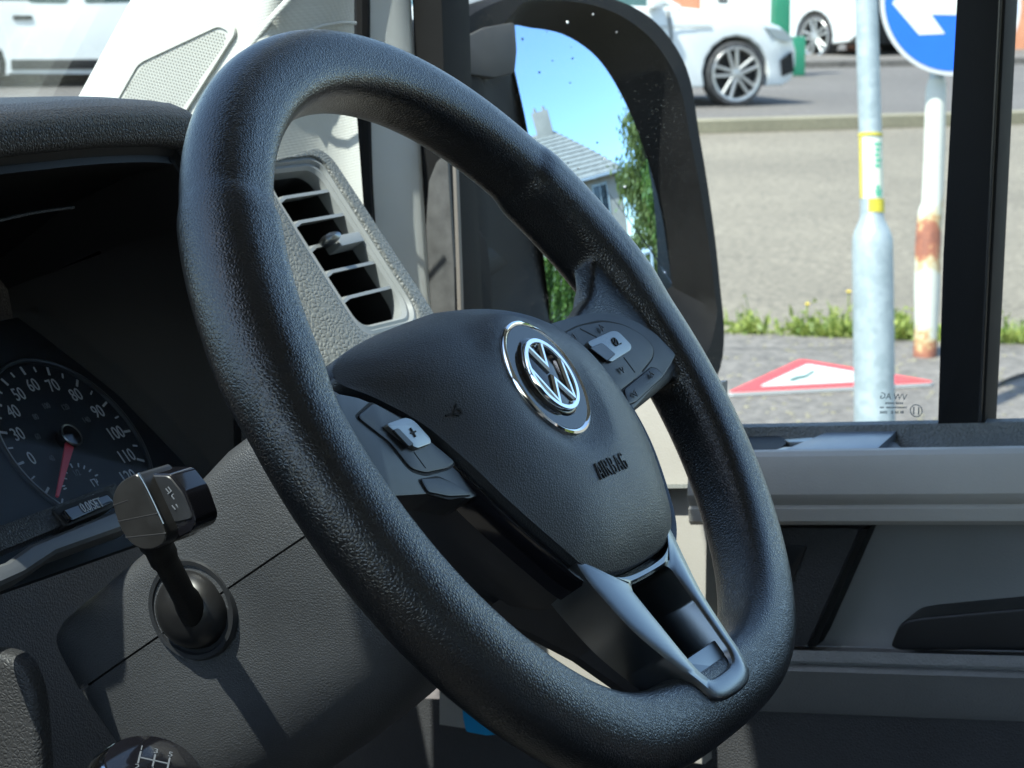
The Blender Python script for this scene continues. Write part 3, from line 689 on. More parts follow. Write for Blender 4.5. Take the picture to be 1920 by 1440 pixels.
prism([(0, -0.0024), (L, -0.0007), (L, 0.0007), (0, 0.0024)], -0.0006, 0.0006, Nf).build('needle', plain('needle_red', (0.55, 0.03, 0.05), 0.4), dials)
for px in ((122, 886), (121, 898), (133, 874), (146, 873), (157, 877), (168, 883), (180, 892), (118, 912), (121, 917)):
    d2 = on_dial(*px); a = math.atan2(d2[1]-on_dial(150, 905)[1], d2[0]-on_dial(150, 905)[0])
    F = frame(Df(d2[0], d2[1], 0.0004), Vector((1, 0, 0))*math.cos(a)+DEY*math.sin(a), DEY*math.cos(a)-Vector((1, 0, 0))*math.sin(a), DEZ)
    box((0, 0, 0), (0.0024, 0.0007, 0.0003), F).build('fuel_tick', INK_WHITE, dials, shade=False)
d2 = on_dial(143, 888); text('1/2', 0.005, frame(Df(d2[0], d2[1], 0.0004), (1, 0, 0), DEY, DEZ), 0.0001, sx=0.8).build('fuel_numeral', INK_DIM, dials, shade=False)
d2 = on_dial(177, 906); Pf = frame(Df(d2[0], d2[1], 0.0004), (1, 0, 0), DEY, DEZ)
pm = MB()
for pts in ([(-0.002, -0.002), (-0.002, 0.002), (0.001, 0.002), (0.001, -0.002)], [(0.001, 0.0), (0.0022, 0.0), (0.0024, 0.0018)]):
    s = prism(stroke(pts, 0.0005), 0, 0.0002, Pf); pm.add(s.v, s.f)
pm.build('fuel_symbol', INK_WHITE, dials, shade=False)
prism([tuple(p) for p in roundpoly([(-0.148, -0.06), (0.10, -0.06), (0.113, 0.03), (0.07, 0.073), (-0.148, 0.073)], 0.02)], 0.010, 0.0112, Df).build('dial_lens', GLASS_LENS, dials)
# lower edge with the trip button
def dpoly(px, z): return [on_dial(a, b, z) for a, b in px]
prism(dpoly([(-40, 1000), (20, 978), (215, 905), (245, 930), (60, 1010), (-40, 1050)], 0.014), 0.006, 0.014, Df, 0.001).build('lower_bezel', DASH_DARK, dials)
prism([tuple(p) for p in roundpoly(dpoly([(103, 952), (205, 915), (225, 935), (212, 950), (128, 984)], 0.0165), 0.002)], 0.010, 0.0152, Df, 0.0006).build('button_recess', CAVITY, dials)
tb = prism([tuple(p) for p in roundpoly(dpoly([(118, 956), (202, 925), (214, 940), (134, 976)], 0.018), 0.0015)], 0.012, 0.018, Df, 0.0008).build('trip_button', GLOSS, dials)
ta_ = dpoly([(172, 948)], 0.0182)[0]
text('0.0/SET', 0.0075, frame(Df(ta_[0], ta_[1], 0.0184), (1, 0, 0), DEY, DEZ), 0.0001, sx=0.72).build('trip_lettering', INK_WHITE, tb, shade=False)
prism(dpoly([(-60, 1075), (15, 1050), (60, 1018), (215, 955), (262, 945), (250, 985), (110, 1035), (50, 1075), (-60, 1125)], 0.022), 0.012, 0.022, Df, 0.004, 3).build('lower_trim', plain('trim_blue_grey', (0.085, 0.09, 0.095), 0.38, var=0.1, vscale=40), dials)

# ================================================================== DASHBOARD
dash = thing('dashboard', (0.0, 0.45, 0.75), 'dark grained dashboard with binnacle hood and pale grey corner vent', 'dashboard')
hp = [(-180, 640), (-176, 520), (-168, 400), (-146, 305), (-108, 247), (-60, 219), (0, 203), (100, 195), (200, 189), (290, 189), (340, 194), (372, 206)]
crest = [at_y(a, b, 0.20) for a, b in hp]
crest = [(p.x, p.z) for p in crest] + [(0.075, 1.5005), (0.10, 1.472), (0.113, 1.43), (0.118, 1.38), (0.118, 1.32)]
crest = [(p.x, p.y) for p in cr(crest, 4, False)]
ctr = Vector((-0.05, 1.36))
def hood_ring(i, prof):
    x, z = crest[i]; a = Vector(crest[max(i-1, 0)]); b = Vector(crest[min(i+1, len(crest)-1)]); t = (b-a).normalized(); n_ = Vector((t.y, -t.x))   # inward
    if n_.dot(ctr-Vector((x, z))) < 0: n_ = -n_
    return [Vector((x+n_.x*d, y, z+n_.y*d)) for y, d in prof]
prof = [(0.45, 0.035), (0.38, 0.010), (0.30, 0.0005), (0.235, -0.0015), (0.212, -0.0005), (0.203, 0.0025), (0.1985, 0.0068), (0.1985, 0.0175), (0.2005, 0.0205), (0.206, 0.0222)]
grid([hood_ring(i, prof) for i in range(len(crest))]).build('binnacle_hood', DASH_DARK, dash, smooth=60)
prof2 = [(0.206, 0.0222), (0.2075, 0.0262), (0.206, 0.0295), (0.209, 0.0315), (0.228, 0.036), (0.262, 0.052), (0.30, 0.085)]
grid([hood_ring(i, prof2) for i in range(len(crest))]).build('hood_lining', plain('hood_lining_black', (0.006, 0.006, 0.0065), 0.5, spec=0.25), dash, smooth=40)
ln = [at_y(a, b, 0.232) for a, b in ((-80, 432), (0, 413), (70, 398), (138, 389))]
tube(cr(ln, 4, False), 0.0009, 6).build('lining_ridge', DASH_DARK, dash)
# top of the dashboard running to the windscreen, and the knee panel
grid([[Vector((x, y, z)) for y, z in ((0.36, 1.44), (0.40, 1.462), (0.47, 1.46), (0.60, 1.405), (0.78, 1.32))] for x in (-1.28, -0.6, -0.3, 0.0, 0.2, 0.385)]).build('dash_top', DASH_DARK, dash, smooth=60)
box((-0.44, 0.42, 1.02), (1.66, 0.16, 0.56), IDENT, 0.03, 3).build('knee_panel', DOOR_DARK, dash)
box((-0.72, 0.33, 1.32), (0.66, 0.18, 0.26), IDENT, 0.03, 3).build('centre_stack', DASH_DARK, dash)
# pale corner panel with the air vent
PV = Vector((0.28, 0.28, 1.43)); Vf = frame(PV, WU, WV, WN)
hole = [(14, 53), (66, 53), (75, 47), (81, -48), (73, -58.5), (25, -58.5), (17, -52), (12, 30)]
hole = [(x*mm, y*mm) for x, y in hole]
def shrink(poly, d):
    cx = sum(p[0] for p in poly)/len(poly); cy = sum(p[1] for p in poly)/len(poly); out = []
    for p in poly: out.append((p[0]-(d if p[0] > cx else -d), p[1]-(d if p[1] > cy else -d)))
    return out
H0 = [tuple(p) for p in roundpoly(hole, 0.007, 4)]; H1 = [tuple(p) for p in roundpoly(shrink(hole, -0.004), 0.009, 4)]; H2 = [tuple(p) for p in roundpoly(shrink(hole, -0.0075), 0.011, 4)]
outp = [(-62, 45), (84, 67), (96, 60), (106, -58), (104, -88), (90, -98), (-60, -98), (-92, 0)]
outp = [(x*mm, y*mm) for x, y in outp]
n_h = 160
def polar(loop, c, n):
    L = resample([tuple(p)[:2] for p in loop], 900); out = []
    for k in range(n):
        a = 2*math.pi*k/n - math.pi
        out.append(min(L, key=lambda p: abs((math.atan2(p[1]-c[1], p[0]-c[0])-a+math.pi) % (2*math.pi)-math.pi)))
    return out
cc = (0.047, -0.003)
po, ph = polar(roundpoly(outp, 0.012, 5), cc, n_h), polar(H2, cc, n_h)
def lerp2(a, b, t): return [(p[0]*(1-t)+q[0]*t, p[1]*(1-t)+q[1]*t) for p, q in zip(a, b)]
def curl(p): # the panel rolls forward towards the cluster on its left
    d = max(0, 0.004-p[0]); return -d*d*6.0
rows = [[Vf(p[0], p[1], -0.04+curl(p)) for p in po], [Vf(p[0], p[1], -0.006+curl(p)) for p in po]] + [[Vf(p[0], p[1], z+curl(p)) for p in lerp2(po, ph, t)] for t, z in ((0.05, -0.001), (0.12, 0.0012), (0.3, 0.0015), (0.5, 0.0015), (0.7, 0.0015), (0.92, 0.0015), (0.98, 0.0008), (1.0, -0.001))]
cp_ = loft(rows, True, False, False).build('corner_panel', DASH_GREY, dash, smooth=50)
cp_['label'] = 'pale grey grained panel around the air vent'
vent = None
vm = MB()
h0, h1, h2 = polar(H0, cc, n_h), polar(H1, cc, n_h), polar(H2, cc, n_h)
VENT_GREY = plain('vent_grey', (0.24, 0.255, 0.255), 0.38, var=0.06, vscale=40)
vent = loft([[Vf(p[0], p[1], z) for p in q] for q, z in ((h2, -0.003), (h2, -0.0004), (lerp2(h2, h1, 0.6), 0.0002), (h1, -0.0022), (lerp2(h1, h0, 0.5), -0.0014), (h0, -0.0035), (h0, -0.012))], True, False, False).build('air_vent', VENT_GREY, dash, smooth=30)
loft([[Vf(p[0], p[1], z) for p in h0] for z in (-0.012, -0.05)], True, False, True).build('vent_duct', CAVITY, vent)
for v in (36, 18, 0, -18.5, -37.5):
    pts = [(13.5-v*0.03, v-3.2), (24-v*0.06, v-0.2), (50, v+0.2), (79.5-v*0.06, v+0.6)]
    s = MB()
    top = [(a*mm, b*mm) for a, b in pts]
    poly = stroke(top, 0.0022)
    fr_ = [Vf(a, b, -0.0035) for a, b in poly]; E_ = Vector((0.0, 0.965, -0.262))*0.022
    loft([fr_, [p + E_*0.05 for p in fr_], [p + E_ for p in fr_]]).build('vent_slat', VENT_GREY, vent, smooth=25)
tb_ = lathe([(0.0, -0.008), (0.004, -0.007), (0.0058, -0.003), (0.0062, 0.001), (0.0050, 0.005), (0.0, 0.0068)], frame(Vf(0.037, 0.0012, 0.0), WU*0.9+WN*0.3, WV, WN*0.9-WU*0.3), 20)
for i, p in enumerate(tb_.v):
    d = p - Vf(0.037, 0.0012, 0); tb_.v[i] = Vf(0.037, 0.0012, 0) + WU*d.dot(WU)*1.5 + WV*d.dot(WV)*0.52 + WN*d.dot(WN)
tb_.build('vent_tab', SATIN, vent)
prism([tuple(p) for p in roundpoly([(0.048, -0.004), (0.078, -0.003), (0.078, 0.004), (0.048, 0.0035)], 0.001)], -0.012, -0.001, Vf, 0.0006).build('vent_tab_plate', VENT_GREY, vent)

# ================================================================== GEAR LEVER, CONSOLE, CARD
kc = at_d(272, 1492, 0.93)
gear = thing('gear_lever', kc-Vector((0, 0, 0.16)), 'gear lever with polished dark chrome knob at the lower left corner', 'gear lever')
KU = (UP*0.80 - DIR*0.42 + RIGHT*0.25).normalized(); kx = (RIGHT - KU*RIGHT.dot(KU)).normalized()
Kf = frame(kc, kx, KU.cross(kx).normalized(), KU)
DKCH = plain('dark_chrome', (0.35, 0.37, 0.40), 0.12, metal=1.0)
lathe([(0.012, -0.06), (0.014, -0.03), (0.020, -0.018), (0.0255, -0.006), (0.0262, 0.002), (0.0245, 0.009), (0.0205, 0.0142), (0.0195, 0.0150)], Kf, 48).build('gear_knob', DKCH, gear)
Kt = frame(kc + KU*0.0152, kx, KU.cross(kx).normalized(), KU)
lathe([(0.0198, -0.0006), (0.0190, 0.0006), (0.013, 0.0024), (0.007, 0.0030), (0.0, 0.0032)], Kt, 40).build('knob_insert', GLOSS, gear)
gp = MB(); Kg = frame(kc + KU*0.0182, kx, KU.cross(kx).normalized(), KU)
for pts in ([(-0.006, -0.004), (-0.006, 0.004)], [(0, -0.004), (0, 0.004)], [(0.006, -0.004), (0.006, 0.004)], [(-0.006, 0), (0.006, 0)]):
    s = prism(stroke(pts, 0.0007), 0, 0.0004, Kg); gp.add(s.v, s.f)
gp.build('shift_pattern', INK_DIM, gear, shade=False)
for s, x, y in (('1', -0.006, 0.0062), ('2', -0.006, -0.0062), ('3', 0, 0.0062), ('4', 0, -0.0062), ('5', 0.006, 0.0062), ('6', 0.006, -0.0062)):
    text(s, 0.0045, lambda a, b, c=0, x=x, y=y: Kg(a+x, b+y, c+0.0002), 0.0001).build('gear_number', INK_DIM, gear, shade=False)
tube([kc-Vector((0, 0, 0.05)), kc-Vector((0, -0.02, 0.16))], 0.008, 12).build('lever_rod', PLASTIC_BLACK, gear)
console = thing('console_panel', at_x(40, 1440, -0.10)-Vector((0, 0, 0.3)), 'grey rounded lower console edge at the left of the column', 'console')
cpoly = roundpoly(yz([(-260, 1215), (20, 1213), (62, 1226), (90, 1290), (101, 1440), (104, 1640), (-260, 1640)], -0.10), 0.012, 5)
prism(cpoly, 0.100, 0.110, FX, 0.006, 4).build('console_side', plain('console_grey', (0.026, 0.026, 0.027), 0.55, var=0.1, vscale=15, grain=('cell', 500, 0.4, 0.0007)), console)
card = prism([tuple(p) for p in roundpoly(yz([(866, 1300), (905, 1312), (985, 1372), (946, 1376), (912, 1379), (874, 1372), (868, 1345)], 0.40), 0.002)], -0.002, 0.0, frame((0.40, 0, 0), (0, 1, 0), (0, 0, 1), (-1, 0, 0))).build('blue_tag', BLUE_TAB)
tag(card, 'small bright blue plastic tag hanging below the steering wheel', 'tag')

# ================================================================== WINDSCREEN PILLAR
pil = thing('windscreen_pillar', (0.40, 0.45, 1.3), 'sunlit pale windscreen pillar trim with triangular speaker grille', 'pillar')
def pillar_x(s): 
    k = max(0, (s-0.60)/0.40); return 0.372 + 0.062*k*k*(3-2*k)*0.9 + 0.010*max(0, 0.08-s)/0.08
rows = []
for j in range(13):
    py = -160 + 70*j
    pl = 245 - 0.54*py; prr = 664 + (0 if py < 150 else (py-150)*0.075)
    rows.append([at_x(pl+(prr-pl)*s, py, pillar_x(s)) for s in [i/28 for i in range(29)]])
grid(rows).build('pillar_trim', PILLAR, pil, smooth=70)
fold = [at_x(a, b, pillar_x((a-(245-0.54*b))/(664-(245-0.54*b)))-0.0006) for a, b in ((520, 95), (560, 66), (600, 50), (640, 43), (668, 43))]
tube(cr(fold, 5, False), 0.0011, 8).build('trim_joint', FRAME_GREY, pil)
fold = [at_x(a, b, 0.3722) for a, b in ((400, 180), (450, 110), (500, 45), (540, 0), (580, -50))]
tube(cr(fold, 5, False), 0.0022, 8, True, 0.4).build('trim_crease', PILLAR, pil)
gpx = [(170, 262), (250, 121), (262, 112), (420, 38), (440, 48), (443, 62), (352, 205), (320, 262)]
go = roundpoly(yz(gpx, 0.3705), 0.004, 4)
gcen = (sum(p[0] for p in go)/len(go), sum(p[1] for p in go)/len(go))
gi = [(p[0]+(gcen[0]-p[0])*0.12, p[1]+(gcen[1]-p[1])*0.12) for p in go]
gfr = ringprism([tuple(p)[:2] for p in go], gi, -0.3725, -0.3695, FX, None, 0.0008).build('speaker_grille', plain('grille_pale', (0.60, 0.61, 0.57), 0.55), pil)
prism(gi, -0.3725, -0.3706, FX).build('grille_panel', plain('grille_panel_pale', (0.52, 0.53, 0.49), 0.6), gfr)
def inside(p, poly):
    c = False; n = len(poly)
    for i in range(n):
        a, b = poly[i], poly[i-1]
        if (a[1] > p[1]) != (b[1] > p[1]) and p[0] < (b[0]-a[0])*(p[1]-a[1])/(b[1]-a[1])+a[0]: c = not c
    return c
gi2 = [(p[0]+(gcen[0]-p[0])*0.16, p[1]+(gcen[1]-p[1])*0.16) for p in go]
hm = MB(); ea, eb = Vector((math.cos(R(12)), math.sin(R(12)))), Vector((-math.sin(R(12)), math.cos(R(12)))); st_ = 0.0024
for i in range(-40, 40):
    for j in range(-40, 40):
        p = Vector(gcen) + ea*(i*st_+(j % 2)*st_/2) + eb*(j*st_*0.87)
        if inside(p, gi2):
            hm.add([FX(p.x+0.0007*math.cos(k*math.pi/3), p.y+0.0007*math.sin(k*math.pi/3), -0.37035) for k in range(6)], [tuple(range(6))])
ho = hm.build('grille_holes', plain('grille_hole', (0.22, 0.22, 0.20), 0.8), gfr, shade=False); ho['kind'] = 'stuff'
tag(hm and ho)

# ================================================================== DRIVER'S DOOR
door = thing('driver_door', (0.47, -0.1, 0.75), "grey driver's door trim with armrest band, tray and window beyond the wheel", 'door')
SL = 0.0974
def dz(px, py, x): p = at_x(px, py, x); return p.z + SL*p.y
def strip(prof, y0, y1, name, mat, n=2, smooth=35):
    return grid([[Vector((x, y0+(y1-y0)*i/n, z-SL*(y0+(y1-y0)*i/n))) for x, z in prof] for i in range(n+1)]).build(name, mat, door, smooth=smooth)
z_sill, z_edge = dz(1700, 789, 0.505), dz(1700, 842, 0.42)
z_c1, z_c2, z_b = dz(1700, 926, 0.411), dz(1700, 950, 0.414), dz(1700, 984, 0.418)
z_rb, z_lf, z_l2, z_l3, z_p = dz(1700, 1214, 0.47), dz(1700, 1234, 0.428), dz(1700, 1246, 0.431), dz(1700, 1262, 0.430), dz(1700, 1338, 0.446)
Y0, Y1 = -0.75, 0.078
strip([(0.515, z_sill-0.003), (0.506, z_sill), (0.500, z_sill-0.0015), (0.496, z_sill-0.010), (0.488, z_edge-0.012), (0.480, z_edge-0.022), (0.425, z_edge-0.024)], Y0, 0.20, 'tray_wall', DASH_GREY)
strip([(0.428, z_edge-0.024), (0.428, z_edge-0.003), (0.4255, z_edge), (0.420, z_edge-0.0004), (0.4165, z_edge-0.003), (0.413, z_edge-0.010), (0.411, z_c1), (0.4125, z_c1-0.004), (0.416, z_c2+0.001), (0.4135, z_c2-0.001), (0.4145, z_b+0.003), (0.418, z_b), (0.44, z_b+0.001), (0.472, z_b-0.001)], Y0, Y1, 'armrest_band', DOOR_GREY, 2, 25)
strip([(0.472, z_b+0.001), (0.478, z_b-0.03), (0.476, z_rb+0.012), (0.468, z_rb)], Y0, Y1, 'door_recess', plain('door_recess_grey', (0.29, 0.293, 0.29), 0.6, var=0.08, vscale=8, grain=('noise', 800, 0.3, 0.0006)), 2, 60)
strip([(0.470, z_rb), (0.436, z_rb-0.002), (0.429, z_lf+0.003), (0.428, z_l2+0.001), (0.4325, z_l2), (0.4325, z_l2-0.002), (0.428, z_l2-0.004), (0.4265, z_l3), (0.436, z_l3-0.012), (0.447, z_p), (0.452, z_p-0.004)], Y0, Y1+0.02, 'door_ledge', plain('door_ledge_grey', (0.25, 0.25, 0.25), 0.55, var=0.1, vscale=12, grain=('cell', 420, 0.35, 0.0008)), 2, 25)
strip([(0.452, z_p-0.004), (0.458, z_p-0.12), (0.46, 0.70)], Y0, 0.60, 'lower_panel', DOOR_DARK)
prism([(Y1-0.004, 1.335), (0.27, 1.317), (0.27, 1.085), (0.075, 1.085), (0.075, 1.14), (Y1-0.004, 1.2)], -0.47, -0.437, FX, 0.004).build('front_panel', DOOR_GREY, door)
# tray lid with the sky reflection tinted into its colour, its slanted end, the cup hole beside it
zt = z_edge - 0.0012
def tp(px, py):
    y = 0.0
    q = on_plane(px, py, (0, 0, zt), Vector((0, SL, 1)).normalized()); return (q.x, q.y)
Tf = lambda x, y, z=0.0: Vector((x, y, zt - SL*y + z))
lid = [tp(1478, 838), tp(1545, 812), tp(1590, 800), tp(1694, 797), tp(1648, 840)]
lid[0] = (0.427, lid[0][1]); lid[-1] = (0.427, lid[-1][1])
prism(lid, -0.012, 0.0, Tf, 0.0008).build('tray_lid', plain('tray_lid_sky_tint', (0.16, 0.195, 0.24), 0.33, spec=0.9, var=0.06, vscale=30, grain=('noise', 1800, 0.15, 0.0003)), door)  # bluish base colour stands in for reflected sky
prism([(0.430, lid[-1][1]-0.02), (0.430, lid[-1][1]-0.002), (0.478, lid[3][1]-0.002), (0.478, lid[3][1]-0.008)], -0.022, -0.004, Tf).build('tray_divider', DOOR_DARK, door)
prism([tuple(p) for p in roundpoly([tp(1390, 814), tp(1460, 813), tp(1480, 822), tp(1455, 842), tp(1390, 844)], 0.004)], -0.02, -0.0015, Tf).build('cup_hole', CAVITY, door)
prism([tuple(p) for p in roundpoly([tp(1470, 822), tp(1525, 818), tp(1520, 826), tp(1478, 827)], 0.002)], -0.02, -0.0005, Tf, 0.001).build('cup_finger', SWSILVER, door)
prism([tuple(p) for p in roundpoly([tp(1452, 842), tp(1470, 836), tp(1505, 836), tp(1500, 844)], 0.002)], -0.02, -0.0005, Tf, 0.001).build('cup_finger', SWSILVER, door)
# dark pod and pull in the recess
prism([tuple(p) for p in roundpoly(yz([(1420, 988), (1612, 990), (1512, 1213), (1420, 1213)], 0.448), 0.004)], -0.475, -0.448, FX, 0.004).build('switch_pod', DOOR_DARK, door)
prism([tuple(p) for p in roundpoly(yz([(1455, 1024), (1513, 1024), (1482, 1098), (1455, 1098)], 0.446), 0.002)], -0.45, -0.4462, FX, 0.001).build('pod_switch', PLATE, door)
prism([tuple(p) for p in roundpoly(yz([(1610, 992), (1628, 992), (1530, 1213), (1512, 1213)], 0.456), 0.001)], -0.475, -0.456, FX).build('pod_gap', CAVITY, door)
pull = roundpoly(yz([(1674, 1208), (1692, 1162), (1730, 1154), (1925, 1136), (2100, 1120), (2100, 1216), (1690, 1215)], 0.446), [0.004, 0.008, 0.01, 0.01, 0.004, 0.004, 0.004], 4)
prism(pull, -0.476, -0.440, FX, 0.008, 4).build('door_pull', plain('pull_black', (0.014, 0.014, 0.016), 0.4, var=0.1, vscale=30), door)
# window frame uprights
sealp = [at_x(a, b, 0.452) for a, b in ((677, -160), (677, 0), (678, 150), (682, 330), (693, 480), (712, 640), (720, 720))]
tube(cr(sealp, 4, False), 0.0062, 10).build('door_seal', RUBBER, door)
def upright(px, x0, x1, name, mat, bev=0.002):
    return prism([tuple(p) for p in roundpoly(yz(px, x0), 0.001)], -x1, -x0, FX, bev, 2).build(name, mat, door)
rows = []
for py in (-160, 0, 180, 340, 500, 700):
    a = 684 + max(0, py-150)*0.03; b = 771 + max(0, py)*0.064
    rows.append([at_x(a+(b-a)*s, py, xx) for s, xx in ((0, 0.480), (0.0, 0.456), (0.05, 0.4540), (0.3, 0.462), (0.6, 0.472), (0.92, 0.483), (1.0, 0.488), (1.0, 0.53))])
grid(rows).build('window_frame', FRAME_GREY, door, smooth=40)
upright([(766, -160), (826, -160), (828, 0), (836, 250), (852, 500), (858, 700), (800, 700), (800, 500), (780, 180)], 0.489, 0.53, 'glass_channel', RUBBER)
upright([(799, 700), (799, 420), (804, 340), (818, 305), (838, 285), (851, 500), (856, 700)], 0.4882, 0.491, 'channel_cover', plain('channel_cover_grey', (0.10, 0.10, 0.10), 0.55, var=0.3, vscale=60), 0.001)
upright([(846, 240), (852, 240), (862, 500), (868, 700), (861, 700), (855, 500)], 0.487, 0.491, 'channel_lip', plain('lip_brown', (0.2, 0.18, 0.16), 0.5), 0.0003)
bar = upright([(1797, -160), (1893, -160), (1886, 0), (1862, 480), (1846, 800), (1758, 800), (1768, 480), (1794, 0)], 0.500, 0.53, 'window_bar', RUBBER, 0.003)
tube([at_x(1881, -160, 0.4985), at_x(1876, 0, 0.4985), at_x(1852, 480, 0.4985), at_x(1837, 790, 0.4985)], 0.0012, 8).build('bar_moulding', plain('bar_moulding', (0.03, 0.03, 0.03), 0.25), bar)
gl = MB(); gl.add([Vector((0.516, -0.72, 1.28)), Vector((0.516, 0.46, 1.24)), Vector((0.516, 0.46, 1.62)), Vector((0.516, 0.10, 1.96)), Vector((0.516, -0.72, 1.96))], [(0, 1, 2, 3, 4)])
gl.add([p + Vector((0.004, 0, 0)) for p in gl.v], [(4, 3, 2, 1, 0)])
wg = gl.build('window_glass', GLASS_DOOR, door, shade=False)
# etched maker's mark, read from outside so mirrored here
def etched(s, size, px, py, sx=0.9):
    p = at_x(px, py, 0.5155); text(s, size, frame(p, (0, 1, 0), (0, -SL, 1), (1, 0, 0)), 0.0001, sx=sx).build('etched_mark', plain('etch_'+s[:2], (0.25, 0.28, 0.28), 0.7), wg, shade=False)
etched('VW AG', 0.0060, 1675, 744)
em = MB(); random.seed(4)      # the small print below is too fine to read
for py, x0_, x1_, hh in ((756, 1660, 1692, 4), (764, 1650, 1700, 3.5), (773, 1650, 1694, 5)):
    x = x0_
    while x < x1_:
        w = random.uniform(1.2, 3.0)
        if random.random() < 0.86:
            a_, b_ = at_x(x, py-hh/2, 0.5155), at_x(x+w*0.8, py+hh/2, 0.5155); em.add([a_, Vector((a_.x, b_.y, a_.z)), b_, Vector((a_.x, a_.y, b_.z))], [(0, 1, 2, 3)])
        x += w+0.5
em.build('etched_small_print', MATS['etch_VW'], wg, shade=False)
p = at_x(1718, 770, 0.5155); lathe([(0.0042, 0), (0.0042, 0.0002), (0.0036, 0.0002), (0.0036, 0)], frame(p, (0, 1, 0), (0, 0, 1), (-1, 0, 0)), 24, True).build('etched_mark', MATS['etch_VW'], wg, shade=False)
for i in (-1, 1): box((i*0.0016, 0, 0.0001), (0.0008, 0.005, 0.0002), frame(p, (0, 1, 0), (0, 0, 1), (-1, 0, 0))).build('etched_mark', MATS['etch_VW'], wg, shade=False)

# ================================================================== DOOR MIRROR
Mn = Vector((-0.30, -0.945, 0.15)).normalized()
Mc = at_x(1110, 320, 0.86)
mirror = thing('door_mirror', Mc - Vector((0.1, 0, 0.25)), 'tall black door mirror reflecting a grey house, blue sky and green trees', 'mirror')
Mx = Vector((0, 0, 1)).cross(Mn).normalized()   # along the glass, away from the van... 
My = Mn.cross(Mx); Mf = frame(Mc, Mx, My, Mn)
def on_mir(px, py, h=0.0):
    p = on_plane(px, py, Mc+Mn*h, Mn)-Mc; return (p.dot(Mx), p.dot(My))
RM = 1.1
gpx = [(968, 50), (1010, 50), (1065, 62), (1115, 95), (1150, 140), (1185, 210), (1215, 290), (1245, 390), (1272, 520), (1272, 538), (1180, 575), (1100, 600), (1050, 604), (1040, 560), (1020, 440), (995, 250), (975, 130)]
gpoly = [Vector((*on_mir(*q), 0)) for q in gpx]; gpoly = [p for p in cr(gpoly, 4)]
gc = sum(gpoly, Vector())/len(gpoly)
def sph(p, k=0.0): r2 = p.x*p.x+p.y*p.y; return Mf(p.x, p.y, math.sqrt(RM*RM-r2)-RM+k)
rows = [[sph(gc.lerp(p, t)) for p in gpoly] for t in [1-i/40 for i in range(40)]]
loft(rows, True, False, True).build('mirror_glass', MIRROR, mirror, smooth=0)
hpx = [(826, 60), (850, 30), (900, 4), (985, -14), (1075, -16), (1150, -2), (1215, 32), (1262, 88), (1288, 150), (1302, 240), (1318, 340), (1333, 450), (1344, 560), (1350, 630), (1346, 690), (1325, 730), (1240, 752), (1100, 760), (930, 760), (830, 740), (820, 600), (818, 300), (820, 120)]
hpoly = [p for p in cr([Vector((*on_mir(*q, 0.012), 0)) for q in hpx], 4)]
lipi = polar([tuple(p)[:2] for p in hpoly], (gc.x, gc.y), 140); gli = polar([tuple(p)[:2] for p in gpoly], (gc.x, gc.y), 140)
def mring(a, b, t, z, zs=0): return [Mf(p[0]*(1-t)+q[0]*t, p[1]*(1-t)+q[1]*t, z) for p, q in zip(a, b)]
def mscale(a, k, z): 
    return [Mf(gc.x+(p[0]-gc.x)*k, gc.y+(p[1]-gc.y)*k, z) for p in a]
loft([mring(lipi, gli, 0.0, 0.012), mring(lipi, gli, 0.06, 0.019), mring(lipi, gli, 0.32, 0.020), mring(lipi, gli, 0.44, 0.014), mring(lipi, gli, 0.62, 0.006), mring(lipi, gli, 0.90, -0.006), mring(lipi, gli, 1.02, -0.010)], True, False, False).build('mirror_bezel', PLASTIC_BLACK, mirror, smooth=30)
loft([mring(lipi, gli, 0.0, 0.0115), mscale(lipi, 1.02, 0.0), mscale(lipi, 1.0, -0.05), mscale(lipi, 0.9, -0.10), mscale(lipi, 0.65, -0.135), mscale(lipi, 0.3, -0.145)], True, False, True).build('mirror_shell', PLASTIC_BLACK, mirror, smooth=45)
fc = [on_mir(*q, 0.02) for q in ((864, 72), (905, 52), (962, 42), (966, 95), (962, 138), (925, 147), (862, 138))]
prism([tuple(p) for p in roundpoly(fc, 0.004)], 0.008, 0.0225, Mf, 0.002).build('bezel_facet', plain('facet_grey', (0.05, 0.05, 0.05), 0.6, var=0.2, vscale=30), mirror)
wp_ = [on_mir(*q, 0.022) for q in ((852, 425), (895, 428), (912, 450), (922, 520), (925, 640), (852, 640))]
prism([tuple(p) for p in roundpoly(wp_, 0.006)], 0.01, 0.0235, Mf, 0.003, 3).build('bezel_pad', PLASTIC_BLACK, mirror)
crown = [on_mir(*q, 0.0) for q in ((830, 52), (872, 22), (930, 2), (985, -8), (1040, -10))]
tube([Mf(p[0], p[1]+0.004, -0.012) for p in crown], [0.016, 0.02, 0.02, 0.018, 0.014], 14).build('mirror_cap', plain('cap_sky_highlight', (0.42, 0.44, 0.45), 0.3, var=0.1, vscale=20), mirror)  # pale grey stands in for the sky highlight on the shell's top
tube([Vector((0.50, 0.40, 1.36)), Mf(-0.10, -0.06, -0.05), Mf(-0.04, -0.04, -0.08)], [0.05, 0.045, 0.04], 16).build('mirror_arm', PLASTIC_BLACK, mirror)
dm = []
